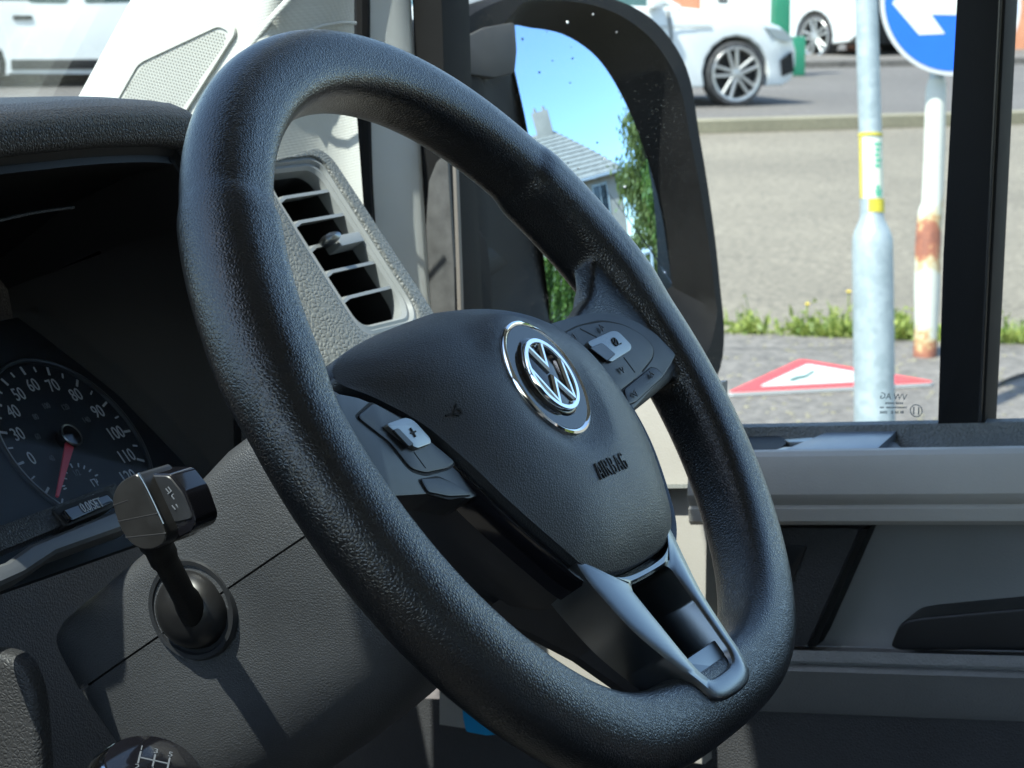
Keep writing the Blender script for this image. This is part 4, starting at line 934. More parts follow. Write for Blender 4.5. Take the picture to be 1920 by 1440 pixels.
for i, (x, y, r_) in enumerate(((1064, 42, 4.0), (1112, 27, 2.4), (1156, 60, 1.8), (1082, 108, 2.4), (1045, 112, 1.6), (1020, 134, 2.6), (1075, 154, 1.8), (1122, 267, 2.4), (1135, 298, 3.0), (1068, 305, 3.2), (1086, 315, 2.6), (1174, 350, 3.2))):
    q = on_mir(x, y, 0.001); p = Vector((q[0], q[1], 0)); o_ = sph(p, 0.0004) if i not in (0, 1, 2) else Mf(*on_mir(x, y, 0.021), 0.021)
    rr = r_*0.00034
    lathe([(rr, 0), (rr*0.8, rr*0.4), (rr*0.4, rr*0.6), (0, rr*0.66)], frame(o_, Mx, My, Mn), 10).build('water_spot', DROP if i in (0, 1, 2, 8, 9, 10, 11) else INK_BLACK, mirror)

# ================================================================== THE REST OF THE CAB (header and visor added out of view to shape the sunlight)
cab = thing('van_cab', (-0.42, -0.4, 0.35), 'grey headlining, floor and far side of the van cab around the seats', 'van cab')
def ws(x, z): return Vector((x, 0.53-0.70*(z-1.51), z))
box((-0.40, -0.44, 2.06), (1.90, 1.20, 0.05), IDENT, 0.01).build('roof_lining', HEADLINER, cab)
box((-0.40, -0.2, 0.66), (1.9, 1.7, 0.06)).build('floor_mat', plain('floor_vinyl', (0.06, 0.058, 0.055), 0.7, var=0.1, vscale=5), cab)
box((-0.40, -1.05, 1.36), (1.9, 0.04, 1.42)).build('bulkhead', HEADLINER, cab)
m = MB()
for a in (box((-1.33, -0.2, 1.0), (0.06, 1.7, 0.62)), box((-1.33, -0.93, 1.68), (0.05, 0.22, 0.78)), box((-1.33, -0.40, 2.0), (0.05, 1.2, 0.12))): m.add(a.v, a.f)
m.build('passenger_door', DOOR_DARK, cab)
m = MB(); m.add([Vector((-1.33, -0.83, 1.31)), Vector((-1.33, 0.55, 1.31)), Vector((-1.33, 0.52, 1.50)), Vector((-1.33, 0.20, 1.94)), Vector((-1.33, -0.83, 1.94))], [(0, 1, 2, 3, 4)])
m.build('passenger_window', GLASS_DOOR, cab, shade=False)
tube([ws(-1.30, 1.30), ws(-1.28, 1.6), ws(-1.26, 2.06)], 0.05, 10).build('passenger_pillar', PILLAR, cab)
box((0.47, -0.72, 1.66), (0.08, 0.12, 0.84)).build('rear_door_post', RUBBER, cab)
box((0.50, -0.30, 2.0), (0.06, 1.0, 0.13)).build('door_header', PILLAR, cab)
tube([ws(0.47, 1.66)+Vector((0, -0.06, 0)), ws(0.45, 1.80)+Vector((0, -0.04, 0)), ws(0.43, 2.07)+Vector((0, -0.03, 0))], 0.035, 10).build('upper_pillar', PILLAR, cab)
loft([[ws(-1.3, 2.0)+Vector((0, dy, dz_)) for dy, dz_ in ((-0.004, 0), (-0.03, 0.005), (-0.10, 0.09), (0.0, 0.10))], [ws(0.46, 2.0)+Vector((0, dy, dz_)) for dy, dz_ in ((-0.004, 0), (-0.03, 0.005), (-0.10, 0.09), (0.0, 0.10))]]).build('added_header', HEADLINER, cab)  # unseen header, added to keep the sun off the door trim
box((0.11, 0, 0), (0.66, 0.020, 0.13), frame(ws(0, 1.990)+Vector((0, -0.028, 0)), (1, 0, 0), (0, 0.82, 0.573), (0, -0.573, 0.82)), 0.008, 3).build('added_sun_visor', HEADLINER, cab)  # unseen visor, added to block sun from the lower door
screen = MB(); screen.add([ws(-1.28, 1.28), ws(0.43, 1.28), ws(0.43, 2.07), ws(-1.28, 2.07)], [(0, 1, 2, 3)]); screen.add([p + Vector((0, 0.005, 0.003)) for p in screen.v], [(3, 2, 1, 0)])
scr = screen.build('windscreen', GLASS_SCREEN, None, shade=False); tag(scr, 'slanting van windscreen glass left of the pale pillar', 'windscreen')
# ================================================================== THE STREET
def sheet(name, pts, off, mat, th=0.0):
    m = MB(); top = [Vector((p[0], p[1], gz(p[0], p[1], off))) for p in pts]; n = len(top)
    m.add(top, [tuple(range(n))])
    if th:
        lowp = [p - Vector((0, 0, th)) for p in top]
        m.add(top+lowp, [(i, (i+1) % n, (i+1) % n+n, i+n) for i in range(n)])
    return m.build(name, mat, None, shade=False)
tag(sheet('road', [(-160, -260), (260, -260), (260, 260), (-160, 260)], 0.0, ROAD), kind='structure')
pa, pb = on_ground(1345, 619, 0.10), on_ground(1915, 640, 0.10)
pd = (pb-pa); pd.z = 0; pd.normalize(); pn = Vector((-pd.y, pd.x, 0))
if pn.dot(Vector((CAM.x-pa.x, CAM.y-pa.y, 0))) < 0: pn = -pn
P = lambda s, t: (pa.x+pd.x*s+pn.x*t, pa.y+pd.y*s+pn.y*t)
tag(sheet('pavement', [P(-70, 0.0), P(70, 0.0), P(70, 4.6), P(-70, 4.6)], 0.10, PAVE, 0.09), kind='structure')
tag(sheet('kerb', [P(-70, -0.13), P(70, -0.13), P(70, -0.004), P(-70, -0.004)], 0.098, KERB, 0.095), kind='structure')
fa, fb = on_ground(1310, 251, 0.0), on_ground(1910, 233, 0.0)
fd = (fb-fa); fd.z = 0; fd.normalize(); fn = Vector((-fd.y, fd.x, 0))
if fn.dot(Vector((fa.x-CAM.x, fa.y-CAM.y, 0))) < 0: fn = -fn
Q = lambda s, t: (fa.x+fd.x*s+fn.x*t, fa.y+fd.y*s+fn.y*t)
tag(sheet('far_kerb', [Q(-90, 0), Q(90, 0), Q(90, 0.3), Q(-90, 0.3)], 0.115, KERB, 0.11), kind='structure')
tag(sheet('far_road', [Q(-90, 0.304), Q(90, 0.304), Q(90, 120), Q(-90, 120)], 0.11, LANE, 0.105), kind='structure')
wk = on_ground(1500, 128, 0.11); tw = (wk-fa).dot(fn)
tag(sheet('far_pavement', [Q(-90, tw), Q(90, tw), Q(90, tw+3.5), Q(-90, tw+3.5)], 0.20, PAVE, 0.09), kind='structure')

# weeds along the near kerb
random.seed(11)
wm = MB()
def blade(b, h, w, lean):
    a = random.uniform(0, 6.28); d = Vector((math.cos(a), math.sin(a), 0)); s = Vector((-d.y, d.x, 0))*w
    t = b + Vector((0, 0, h)) + d*lean; mid = b + Vector((0, 0, h*0.6)) + d*lean*0.35
    wm.add([b-s, b+s, mid+s*0.8, t, mid-s*0.8], [(0, 1, 2, 3, 4)])
for px, w, n, hh in ((1375, 26, 22, 0.05), (1408, 26, 60, 0.09), (1455, 24, 14, 0.04), (1500, 24, 40, 0.07), (1535, 34, 60, 0.08), (1585, 40, 80, 0.09), (1635, 30, 30, 0.09), (1690, 26, 110, 0.11), (1742, 30, 50, 0.08), (1800, 40, 30, 0.06), (1868, 34, 90, 0.08), (1925, 40, 70, 0.08), (2000, 60, 50, 0.07)):
    for _ in range(n):
        x = px + random.gauss(0, w*0.45); g = on_ground(x, 621+(x-1345)*0.037 - random.expovariate(1/9.0)+3, 0.10)
        blade(g - Vector((0, 0, 0.03)), hh*random.uniform(0.2, 1.0)**1.5+0.035, random.uniform(0.003, 0.009), random.uniform(0.01, 0.08))
    for _ in range(n*5):          # low broad leaves
        x = px + random.gauss(0, w*0.55); g = on_ground(x, 621+(x-1345)*0.037 - random.expovariate(1/6.0)+4, 0.10)
        p = g + Vector((0, 0, random.expovariate(1/0.4)*hh*0.55 - 0.01)); a = Vector((random.gauss(0, 1), random.gauss(0, 1), random.gauss(0.6, 0.8))).normalized(); u = a.orthogonal().normalized(); v_ = a.cross(u); k = random.uniform(0.008, 0.020)
        wm.add([p-u*k, p+v_*k*0.6, p+u*k, p-v_*k*0.6], [(0, 1, 2, 3)])
tag(wm.build('weeds', GRASS, None, shade=False), 'green weeds and grass growing along the near kerb', 'weeds', kind='stuff')
for i, (x, y) in enumerate(((1513, 571), (1590, 548))):
    f_ = on_ground(x, 612, 0.10); hgt = (612-y)/4268*(f_-CAM).length
    o = f_ + Vector((0, 0, hgt)); fl = thing('dandelion', f_, ['yellow dandelion above the weeds left of the lamp post', 'tall yellow dandelion close beside the lamp post', 'low yellow dandelion hidden right of the lamp post'][i], 'flower', 'dandelions in the weeds')
    tube([f_, o], 0.003, 6).build('stem', GRASS, fl); lathe([(0.0, -0.004), (0.009, 0.0), (0.011, 0.003), (0.006, 0.006), (0, 0.007)], frame(o, (1, 0, 0), (0, 1, 0)), 12).build('flower_head', FLOWER, fl)
# scattered pebbles on the pavement
random.seed(3); sm_ = MB()
for _ in range(260):
    x, y = random.uniform(1340, 1920), random.uniform(628, 800); g = on_ground(x, y, 0.10); r_ = random.uniform(0.004, 0.013)
    bm = bmesh.new(); bmesh.ops.create_icosphere(bm, subdivisions=1, radius=r_)
    for v in bm.verts: v.co = Vector((v.co.x*random.uniform(0.8, 1.3), v.co.y, v.co.z*0.5)) + g
    sm_.bm(bm)
tag(sm_.build('gravel', KERB, None), 'scattered small stones on the pavement', 'gravel', kind='stuff')

# lamp post
def upline(px, D):   # point on the pavement under a pixel column
    return on_ground(px, 862, 0.10) if D is None else None
lb = on_ground(1641, 845, 0.10); dl = (lb-CAM).dot(DIR)
lamp = thing('lamp_post', lb, 'pale galvanised lamp post with a yellow edged sticker on its upper tube', 'lamp post')
def above(px, py, base):  # vertical-ish line through base seen at this pixel
    return at_d(px, py, (base-CAM).dot(DIR))
def rad(wpx, p): return wpx/2/FPX*(p-CAM).dot(DIR)
pts = [lb-Vector((0, 0, 0.02)), above(1639, 700, lb), above(1637, 520, lb), above(1636, 470, lb)]
r0 = rad(77, lb)
tube(pts+[above(1636, 448, lb), above(1635, 432, lb), above(1635, 412, lb), above(1634.5, 398, lb)], [r0, r0, r0, r0, r0*0.98, r0*0.86, r0*0.6, r0*0.55], 28, True).build('post_base', GALV, lamp)
r1 = rad(46, lb)*0.93
tube([above(1634.5, 405, lb), above(1632, 250, lb), above(1624, 0, lb), above(1608, -600, lb), above(1590, -1300, lb)], [r1, r1, r1, r1*0.95, r1*0.9], 24).build('post_tube', GALV, lamp)
tube([above(1636, 374, lb), above(1636, 399, lb)], r1*1.04, 24).build('yellow_band', YELLOW, lamp)
tube([above(1632, 250, lb), above(1632, 256, lb)], r1*1.06, 24).build('yellow_band', YELLOW, lamp)
def wrap(x0, x1, y0, y1, r_, mat, name, parent=lamp):
    rows = []
    for k in range(9):
        a = x0+(x1-x0)*k/8; row = []
        for y in (y0, y1):
            cx = 1632+(y-250)*0.018; c = above(cx, y, lb); s = (a); row.append(c + RIGHT*(r_*math.sin(s)) - Vector((DIR.x, DIR.y, 0)).normalized()*(r_*math.cos(s)))
        rows.append(row)
    return grid(rows).build(name, mat, parent)
wrap(-1.35, 1.35, 257, 370, r1*1.03, STICKER, 'sticker'); wrap(-1.45, -0.95, 256, 371, r1*1.045, YELLOW, 'sticker_edge')
for k, y in enumerate((266, 276, 286, 296, 306, 346, 354, 361)):
    wrap(0.15+0.08*(k % 2), 0.85-0.1*(k % 3), y, y+6, r1*1.05, STICK_GREEN, 'sticker_letter')
arm = above(1590, -1300, lb)
tube([arm, arm+Vector((-0.3, 0.05, 0.12)), arm+Vector((-0.9, 0.15, 0.18))], 0.03, 10).build('lamp_arm', GALV, lamp)
box((0, 0, 0), (0.5, 0.18, 0.1), frame(arm+Vector((-1.1, 0.18, 0.19)), (1, -0.15, 0), (0.15, 1, 0)), 0.03).build('lantern', GALV, lamp)

# blue arrow sign on a rusting post
sb = on_ground(1734, 668, 0.10)
sign = thing('direction_sign', sb, 'round blue sign with white left arrow on a rusting white post', 'sign')
rp_ = rad(40, sb)
ptsS = [sb-Vector((0, 0, 0.02)), above(1737, 600, sb), above(1738, 540, sb), above(1740, 460, sb), above(1742, 420, sb), above(1745, 395, sb), above(1748, 380, sb), above(1751, 300, sb), above(1755, 170, sb), above(1757, 150, sb)]
tube(ptsS, [rp_*1.1, rp_*1.08, rp_*1.2, rp_*1.2, rp_*1.16, rp_*1.12, rp_*0.98, rp_*0.97, rp_*0.95, rp_*0.8], 24).build('sign_post', POST_RUST, sign)
tube([above(1757, 155, sb), above(1760, -160, sb)], rp_*0.7, 20).build('sign_tube', GALV, sign)
ds = (sb-CAM).dot(DIR); scn = at_d(1783, 6, ds-0.09); sx_ = (RIGHT*0.99+DIR*0.10).normalized(); su = (UP - sx_*UP.dot(sx_)).normalized(); sz = sx_.cross(su)
Sf = frame(scn, sx_, su, sz); k_ = ds/FPX
prism(circle(134*k_, 64), -0.004, 0.0, Sf).build('sign_rim', SIGN_GREY, sign)
prism(circle(126*k_, 64), 0.0002, 0.0022, Sf).build('sign_face', SIGN_BLUE, sign)
ar = [(-112, -2), (-61, -60), (-12, -57), (-38, -22), (100, -22), (100, 22), (-38, 22), (-12, 57), (-61, 60)]
prism([(x*k_, y*k_) for x, y in ar], 0.0024, 0.0036, Sf).build('arrow', SIGN_WHITE, sign)
tube([scn-sz*0.05-sx_*0.08, scn-sz*0.05+sx_*0.08], 0.02, 8).build('sign_clip', GALV, sign)

# warning sign lying on the pavement
tq = [on_ground(*q, 0.115) for q in ((1362, 737), (1501, 674), (1757, 717))]
tc = sum(tq, Vector())/3
tri = thing('warning_sign', tc, 'red bordered white triangular road sign lying flat on the pavement', 'sign')
Tf2 = frame(tc, Vector((1, 0, GX)), Vector((0, 1, GY)), GN)
t2 = [((p-tc).x, (p-tc).y) for p in tq]
prism([tuple(p) for p in roundpoly(t2, 0.03, 4)], -0.012, 0.0, Tf2).build('sign_plate', SIGN_GREY, tri)
prism([tuple(p) for p in roundpoly([(x*0.99, y*0.99) for x, y in t2], 0.03, 4)], 0.0005, 0.003, Tf2).build('red_border', RED, tri)
prism([tuple(p) for p in roundpoly([(x*0.66, y*0.66) for x, y in t2], 0.02, 4)], 0.0035, 0.006, Tf2).build('white_panel', SIGN_WHITE, tri)
sy = [on_ground(*q, 0.122) for q in ((1478, 712), (1492, 706), (1510, 703), (1525, 694), (1528, 697), (1512, 708), (1498, 711), (1485, 715))]
prism([((p-tc).x, (p-tc).y) for p in sy], 0.0062, 0.008, Tf2).build('sign_symbol', plain('sign_dark_green', (0.03, 0.09, 0.07), 0.5), tri)
sy = [on_ground(*q, 0.122) for q in ((1535, 707), (1590, 702), (1600, 706), (1545, 712))]
prism([((p-tc).x, (p-tc).y) for p in sy], 0.0062, 0.008, Tf2).build('sign_symbol', plain('sign_pale_green', (0.35, 0.45, 0.40), 0.5), tri)
# loose cable at the kerb
cbl = [on_ground(x, y, 0.11) for x, y in ((1840, 742), (1870, 722), (1900, 708), (1940, 700), (2010, 705))]
tag(tube(cr(cbl, 5, False), 0.006, 6).build('cable', RUBBER, None), 'dark loose cable on the pavement right of the window bar', 'cable')

# ------------------------------------------------------------------ vehicles
def wheel_parts(parent, F, r, w):
    t = lathe([(r*0.74, -w/2), (r*0.93, -w/2), (r, -w*0.35), (r, w*0.35), (r*0.95, w/2), (r*0.82, w/2), (r*0.78, w*0.3), (r*0.74, -w/2)], F, 36).build('wheel', TYRE, parent)
    lathe([(r*0.85, w*0.49), (r*0.83, w*0.52), (r*0.76, w*0.50), (r*0.74, w*0.2)], F, 36, caps=False).build('rim_edge', ALLOY, t)
    lathe([(r*0.76, w*0.1), (0.0, w*0.1)], F, 24).build('brake_disc', plain('brake_grey', (0.03, 0.03, 0.03), 0.6), t)
    m = MB()
    for k in range(5):
        a = 2*math.pi*k/5+0.5; c, s = math.cos(a), math.sin(a)
        for da in (-0.17, 0.17):
            p = [(r*0.10, da*r*0.35), (r*0.80, da*r*0.95)]
            q = prism(stroke([(x*c-y*s, x*s+y*c) for x, y in p], r*0.10), w*0.36, w*0.50, F, 0.006, 1); m.add(q.v, q.f)
    q = lathe([(r*0.16, w*0.3), (r*0.15, w*0.50), (0, w*0.53)], F, 16); m.add(q.v, q.f)
    m.build('spokes', ALLOY, t)
def arch(cx, cz, r, a0, a1, n=10): return [(cx+r*math.cos(a0+(a1-a0)*k/n), cz+r*math.sin(a0+(a1-a0)*k/n)) for k in range(n+1)]
def side_solid(outline, width, F, taper=None, bev=0.05):
    """outline in (x, z) drawn across the width of the vehicle"""
    bm = bmesh.new(); a = [bm.verts.new((p[0], -width/2, p[1])) for p in outline]; b = [bm.verts.new((p[0], width/2, p[1])) for p in outline]
    fa_, fb_ = bm.faces.new(a), bm.faces.new(b[::-1]); n = len(a)
    for i in range(n): bm.faces.new((a[i], b[i], b[(i+1) % n], a[(i+1) % n]))
    bmesh.ops.recalc_face_normals(bm, faces=bm.faces)
    if bev:
        es = [e for e in bm.edges if (fa_ in e.link_faces or fb_ in e.link_faces)]
        bmesh.ops.bevel(bm, geom=es, offset=bev, segments=3, profile=0.55, affect='EDGES', clamp_overlap=True)
    bmesh.ops.triangulate(bm, faces=[f for f in bm.faces if len(f.verts) > 4])
    for v in bm.verts:
        k = taper(v.co.x, v.co.z) if taper else 1
        v.co = F(v.co.x, v.co.y*k, v.co.z)
    return MB().bm(bm)
def hatchback(name, label, foot, heading, group):
    """foot: ground point under the near front wheel; heading: unit vector the nose points to; near side faces the street"""
    h = Vector(heading); left = Vector((-h.y, h.x, 0)); nearv = left if left.dot(Vector((CAM.x-foot.x, CAM.y-foot.y, 0))) > 0 else -left
    o = Vector(foot) - h*3.38 - nearv*0.78
    car = thing(name, o + h*2.1, label, 'car', group)
    F = frame(o, h, nearv, (0, 0, 1))
    body = [(0.06, 0.30), (0.0, 0.52), (0.03, 0.86), (0.12, 1.0), (1.0, 1.02), (2.62, 0.99), (2.78, 0.985), (3.2, 0.945), (3.6, 0.885), (3.9, 0.80), (4.08, 0.69), (4.16, 0.56), (4.16, 0.40), (4.10, 0.26), (3.95, 0.20)]
    body += [(3.76, 0.20)] + arch(3.38, 0.33, 0.375, R(-20), R(200)) + [(2.98, 0.19), (1.18, 0.19)] + arch(0.78, 0.33, 0.375, R(-20), R(200)) + [(0.36, 0.24)]
    side_solid(body, 1.74, F, lambda x, z: (1 - 0.05*max(0, (z-0.75)/0.3)) * (1 - 0.22*max(0, (x-3.55)/0.6)**2), 0.05).build('body', CAR_WHITE, car, smooth=40)
    gt = lambda x, z: 0.93-0.30*max(0, (z-0.98)/0.46)
    side_solid([(0.16, 0.97), (0.52, 1.36), (0.85, 1.44), (1.6, 1.46), (2.02, 1.40), (2.72, 0.97)], 1.72, F, gt, 0.04).build('windows', CAR_GLASS, car)
    side_solid([(0.44, 1.34), (0.85, 1.452), (1.6, 1.475), (2.06, 1.405), (2.0, 1.38), (1.6, 1.43), (0.85, 1.41)], 1.74, F, gt, 0.01).build('roof', CAR_WHITE, car)
    for s in (-1, 1):
        def sp(x, z): return F(x, s*0.875*gt(x, z), z)
        tube([sp(2.04, 1.39), sp(2.4, 1.18), sp(2.76, 0.97)], 0.035, 8).build('pillar', CAR_WHITE, car)
        tube([sp(1.35, 1.44), sp(1.30, 1.0)], 0.03, 8).build('pillar', CAR_WHITE, car)
        tube([sp(0.5, 1.36), sp(0.3, 1.15), sp(0.2, 0.98)], 0.09, 8).build('pillar', CAR_WHITE, car)
        prism([(0.0, 0.79), (0.26, 0.76), (0.40, 0.66), (0.30, 0.64), (0.14, 0.67)], -0.03, 0.012, frame(F(3.70, s*0.862, 0), h - nearv*s*0.26, (0, 0, 1), nearv*s)).build('headlight', LAMP_CLEAR, car)
        box((2.45, s*0.93, 1.03), (0.14, 0.16, 0.11), F, 0.03).build('wing_mirror', CAR_WHITE, car)
        for x in (3.38, 0.78):
            wheel_parts(car, frame(F(x, s*0.775, 0.325), h, (0, 0, 1), nearv*s), 0.325, 0.21)
    box((1.9, 0.0, 0.33), (3.6, 1.45, 0.26), F, 0.02).build('underbody', CAVITY, car)
    prism([(0.0, 0.46), (0.16, 0.54), (0.20, 0.34), (0.02, 0.30)], -0.03, 0.014, frame(F(3.93, 0.80, 0), h-nearv*0.42, (0, 0, 1), nearv)).build('fog_intake', PLASTIC_BLACK, car)
    prism(stroke([(1.2, 0.80), (3.1, 0.80)], 0.012), 0.862, 0.872, frame(o, h, (0, 0, 1), nearv)).build('body_crease', ALLOY, car)
    for px_ in ([(2.62, 0.95), (2.66, 0.7), (2.6, 0.24)], [(1.5, 0.98), (1.48, 0.6), (1.5, 0.24)]): prism(stroke(px_, 0.012), 0.85, 0.8715, frame(o, h, (0, 0, 1), nearv)).build('door_gap', PLASTIC_BLACK, car)
    return car
w0 = on_ground(1372, 199, 0.11)
hatchback('white_hatchback', 'white hatchback parked across the road behind the door mirror', w0, fd, None)
def panel_van(name, label, o, h, L, Hh, near, stripes=False, dark_front=False):
    h = Vector(h); van = thing(name, Vector(o)+h*L/2, label, 'van', 'white vans parked in the street'); F = frame(o, h, near, (0, 0, 1)); W = 1.9
    out = [(0.05, 0.35), (0.0, 1.0), (0.06, Hh-0.15), (0.2, Hh), (L-1.7, Hh), (L-1.35, Hh-0.12), (L-0.75, 1.25), (L-0.12, 1.02), (L, 0.75), (L-0.02, 0.40), (L-0.2, 0.28)]
    out += [(L-0.52, 0.26)]+arch(L-0.92, 0.34, 0.40, R(-15), R(195))+[(1.45, 0.26)]+arch(1.0, 0.34, 0.40, R(-15), R(195))+[(0.5, 0.30)]
    side_solid(out, W, F, lambda x, z: 1-0.07*max(0, (z-1.1)/(Hh-1.1)), 0.06).build('body', CAR_WHITE, van)
    for s in (-1, 1):
        for a in ([(L-2.25, 1.06), (L-2.25, Hh-0.28), (L-1.42, Hh-0.30), (L-0.98, 1.10)], [(L-3.5, 1.06), (L-3.5, Hh-0.28), (L-2.42, Hh-0.28), (L-2.42, 1.06)]):
            prism([tuple(p) for p in roundpoly(a, 0.06)], W/2-0.055, W/2-0.02, frame(o, h, (0, 0, 1), Vector(near)*s), 0.004).build('side_window', CAR_GLASS, van)
        box((L-2.95, s*(W/2), 0.90), (0.22, 0.03, 0.05), F, 0.01).build('door_handle', PLASTIC_BLACK, van)
        box((L/2, s*(W/2-0.01), 0.36), (L-2.9, 0.06, 0.12), F, 0.01).build('sill', PLASTIC_BLACK, van)
        box((L-0.14, s*0.72, 0.88), (0.1, 0.28, 0.2), F, 0.03).build('headlight', LAMP_CLEAR, van)
        for x in (L-0.92, 1.0): wheel_parts(van, frame(F(x, s*(W/2-0.12), 0.34), h, (0, 0, 1), Vector(near)*s), 0.34, 0.22)
        if stripes:
            for z in (0.62, 1.30): prism([(0.3, z), (L-3.4, z), (L-3.5, z+0.05), (0.3, z+0.05)], W/2+0.001 if z < 1.1 else W/2-0.03, W/2+0.004 if z < 1.1 else W/2+0.002, frame(o, h, (0, 0, 1), Vector(near)*s)).build('red_stripe', RED, van)
    box((L/2, 0, 0.38), (L-0.5, 1.5, 0.26), F, 0.02).build('underbody', CAVITY, van)
    box((L-0.02, 0, 0.60), (0.14, 1.8, 0.72), F, 0.04).build('front_bumper', PLASTIC_BLACK, van)
    prism([(-0.78, L-1.25+0.02), (0.78, L-1.25+0.02), (0.82, L-0.72), (-0.82, L-0.72)], 0, 0.004, lambda a, b, c=0: F(b+0.02, a, (1.25+(L-0.75-b)*(Hh-0.12-1.25)/0.60)+0.01+c)).build('windscreen', CAR_GLASS, van)
    return van
# white van seen through the windscreen
g1 = on_ground(520, 176, 0.0); hv = Vector((RIGHT.x, RIGHT.y, 0)).normalized()
hv = (hv*0.97 + Vector((DIR.x, DIR.y, 0)).normalized()*0.22).normalized()
nv = Vector((-hv.y, hv.x, 0)); nv = nv if nv.dot(CAM-g1) > 0 else -nv
panel_van('white_van', 'white panel van with red stripes seen through the windscreen', g1 - hv*4.55 - nv*0.85, hv, 4.55, 1.95, nv, True)
# white van with dark front parked beyond the hatchback
g2 = on_ground(1536, 113, 0.11); h2 = (Vector((-DIR.x, -DIR.y, 0)).normalized()*0.80 + Vector((RIGHT.x, RIGHT.y, 0)).normalized()*0.60).normalized()
n2 = Vector((-h2.y, h2.x, 0)); n2 = n2 if n2.dot(Vector((-RIGHT.x, -RIGHT.y, 0))) > 0 else -n2
panel_van('white_van', 'white van with black front bumper parked behind the white hatchback', g2 - h2*(4.6-0.92) - n2*0.83, h2, 4.6, 1.95, n2)

# ------------------------------------------------------------------ beyond the road
def wall_run(name, px0, px1, ybase, height, thick, mat, label, cat, cap=None):
    a, b = on_ground(px0, ybase, 0.2), on_ground(px1, ybase, 0.2); d = b-a; d.z = 0; Ln = d.length; d.normalize(); n_ = Vector((-d.y, d.x, 0)); n_ = n_ if n_.dot(DIR) > 0 else -n_
    z0 = min(a.z, b.z)-0.3; t = thing(name, Vector((a.x, a.y, z0)), label, cat); F = frame((a.x, a.y, z0), d, n_, (0, 0, 1))
    box((Ln/2, thick/2, (height+0.3)/2), (Ln, thick, height+0.3), F).build('wall', mat, t)
    if cap: box((Ln/2, thick/2, height+0.3+0.04), (Ln+0.06, thick+0.1, 0.08), F, 0.01).build('coping', cap, t)
    return t, F, Ln
wall_run('brick_wall', 1590, 2120, 92, 1.0, 0.25, BRICK, 'low orange brick wall behind the blue sign', 'wall', KERB)
wall_run('brick_gate_pillar', 1225, 1312, 136, 1.9, 0.6, BRICK, 'orange brick gate pillar above the white hatchback bonnet', 'pillar', KERB)
ht, HF, HL = wall_run('white_house', 900, 2300, 40, 5.2, 8.0, WALLW, 'long pale rendered house at the back of the street', 'house')
for i in range(7):
    x = HL*(0.08+0.14*i); wn2 = box((x, -0.02, 2.2), (1.6, 0.06, 1.4), HF, 0.01).build('window', BUILD_GLASS, ht)
    box((x, -0.05, 1.46), (1.8, 0.14, 0.08), HF).build('sill', KERB, wn2)
prism([(-0.4, 5.4), (4.0, 8.2), (8.4, 5.4)], 0, HL, lambda a, b, c=0: HF(c, a, b)).build('roof', ROOF_TILE, ht)
gpb = on_ground(1461, 142, 0.11); gpo = thing('green_post', gpb, 'dark green square post standing behind the white car bonnet', 'post')
box((0, 0, 0.95), (0.21, 0.21, 1.9), frame(gpb, hv, nv, (0, 0, 1)), 0.02).build('post', GREEN, gpo); box((0.1, 0, 0.25), (0.4, 0.3, 0.5), frame(gpb, hv, nv, (0, 0, 1)), 0.02).build('post_foot', GREEN, gpo)

# ------------------------------------------------------------------ trees, hedge and the house behind the van (seen in the mirror)
def leaf_cloud(m, c, rx, ry, rz, n, size, clumps):
    cl = []
    for _ in range(clumps):
        v = Vector((random.gauss(0, 1), random.gauss(0, 1), random.gauss(0, 1))).normalized()*random.uniform(0.45, 1.0)
        cl.append((Vector((v.x*rx, v.y*ry, v.z*rz)), random.uniform(0.22, 0.42)))
    for _ in range(n):
        b, s = random.choice(cl); d = Vector((random.gauss(0, 1), random.gauss(0, 1), random.gauss(0, 1)))*s*0.55
        p = c + b + Vector((d.x*rx, d.y*ry, d.z*rz)); a = Vector((random.gauss(0, 1), random.gauss(0, 1), random.gauss(0, 0.7))).normalized()
        u = a.orthogonal().normalized(); w = a.cross(u); k = size*random.uniform(0.6, 1.3)
        m.add([p-u*k, p+w*k*0.5, p+u*k, p-w*k*0.5], [(0, 1, 2, 3)])
def tree(name, base, height, r_, label, leaf, n, size, cat='tree', group='trees seen in the mirror', trunk=True):
    t = thing(name, base, label, cat, group); b = Vector(base); hc = b + Vector((0, 0, height*0.6))
    tube([b-Vector((0, 0, 0.1)), b+Vector((0.05, 0.03, height*0.3)), hc], [height*0.035, height*0.026, height*0.014], 10).build('trunk', BARK, t)
    for k in range(5):
        a = k*1.3; e = hc + Vector((math.cos(a)*r_*0.6, math.sin(a)*r_*0.6, height*0.12*(k % 3)))
        tube([b+Vector((0.05, 0.03, height*(0.28+0.05*k))), (hc+e)/2, e], [height*0.013, height*0.009, height*0.004], 6).build('limb', BARK, t)
    m = MB(); leaf_cloud(m, hc, r_, r_, height*0.42, n, size, 26); m.build('crown', leaf, t, shade=False); return t
random.seed(21)
def toward(o, az, dist): return Vector((o.x+math.cos(R(az))*dist, o.y+math.sin(R(az))*dist, 0))
def gpt(v, off=0.0): return Vector((v.x, v.y, gz(v.x, v.y, off)))
tree('leafy_tree', gpt(toward(Mc, -48.6, 24)), 5.3, 2.1, 'olive green tree right of the house in the door mirror', LEAF_OLIVE, 14000, 0.14)
tree('leafy_tree', gpt(toward(Mc, -44.5, 18)), 4.0, 1.8, 'bright green tree at the outer edge of the door mirror', LEAF, 8000, 0.11)
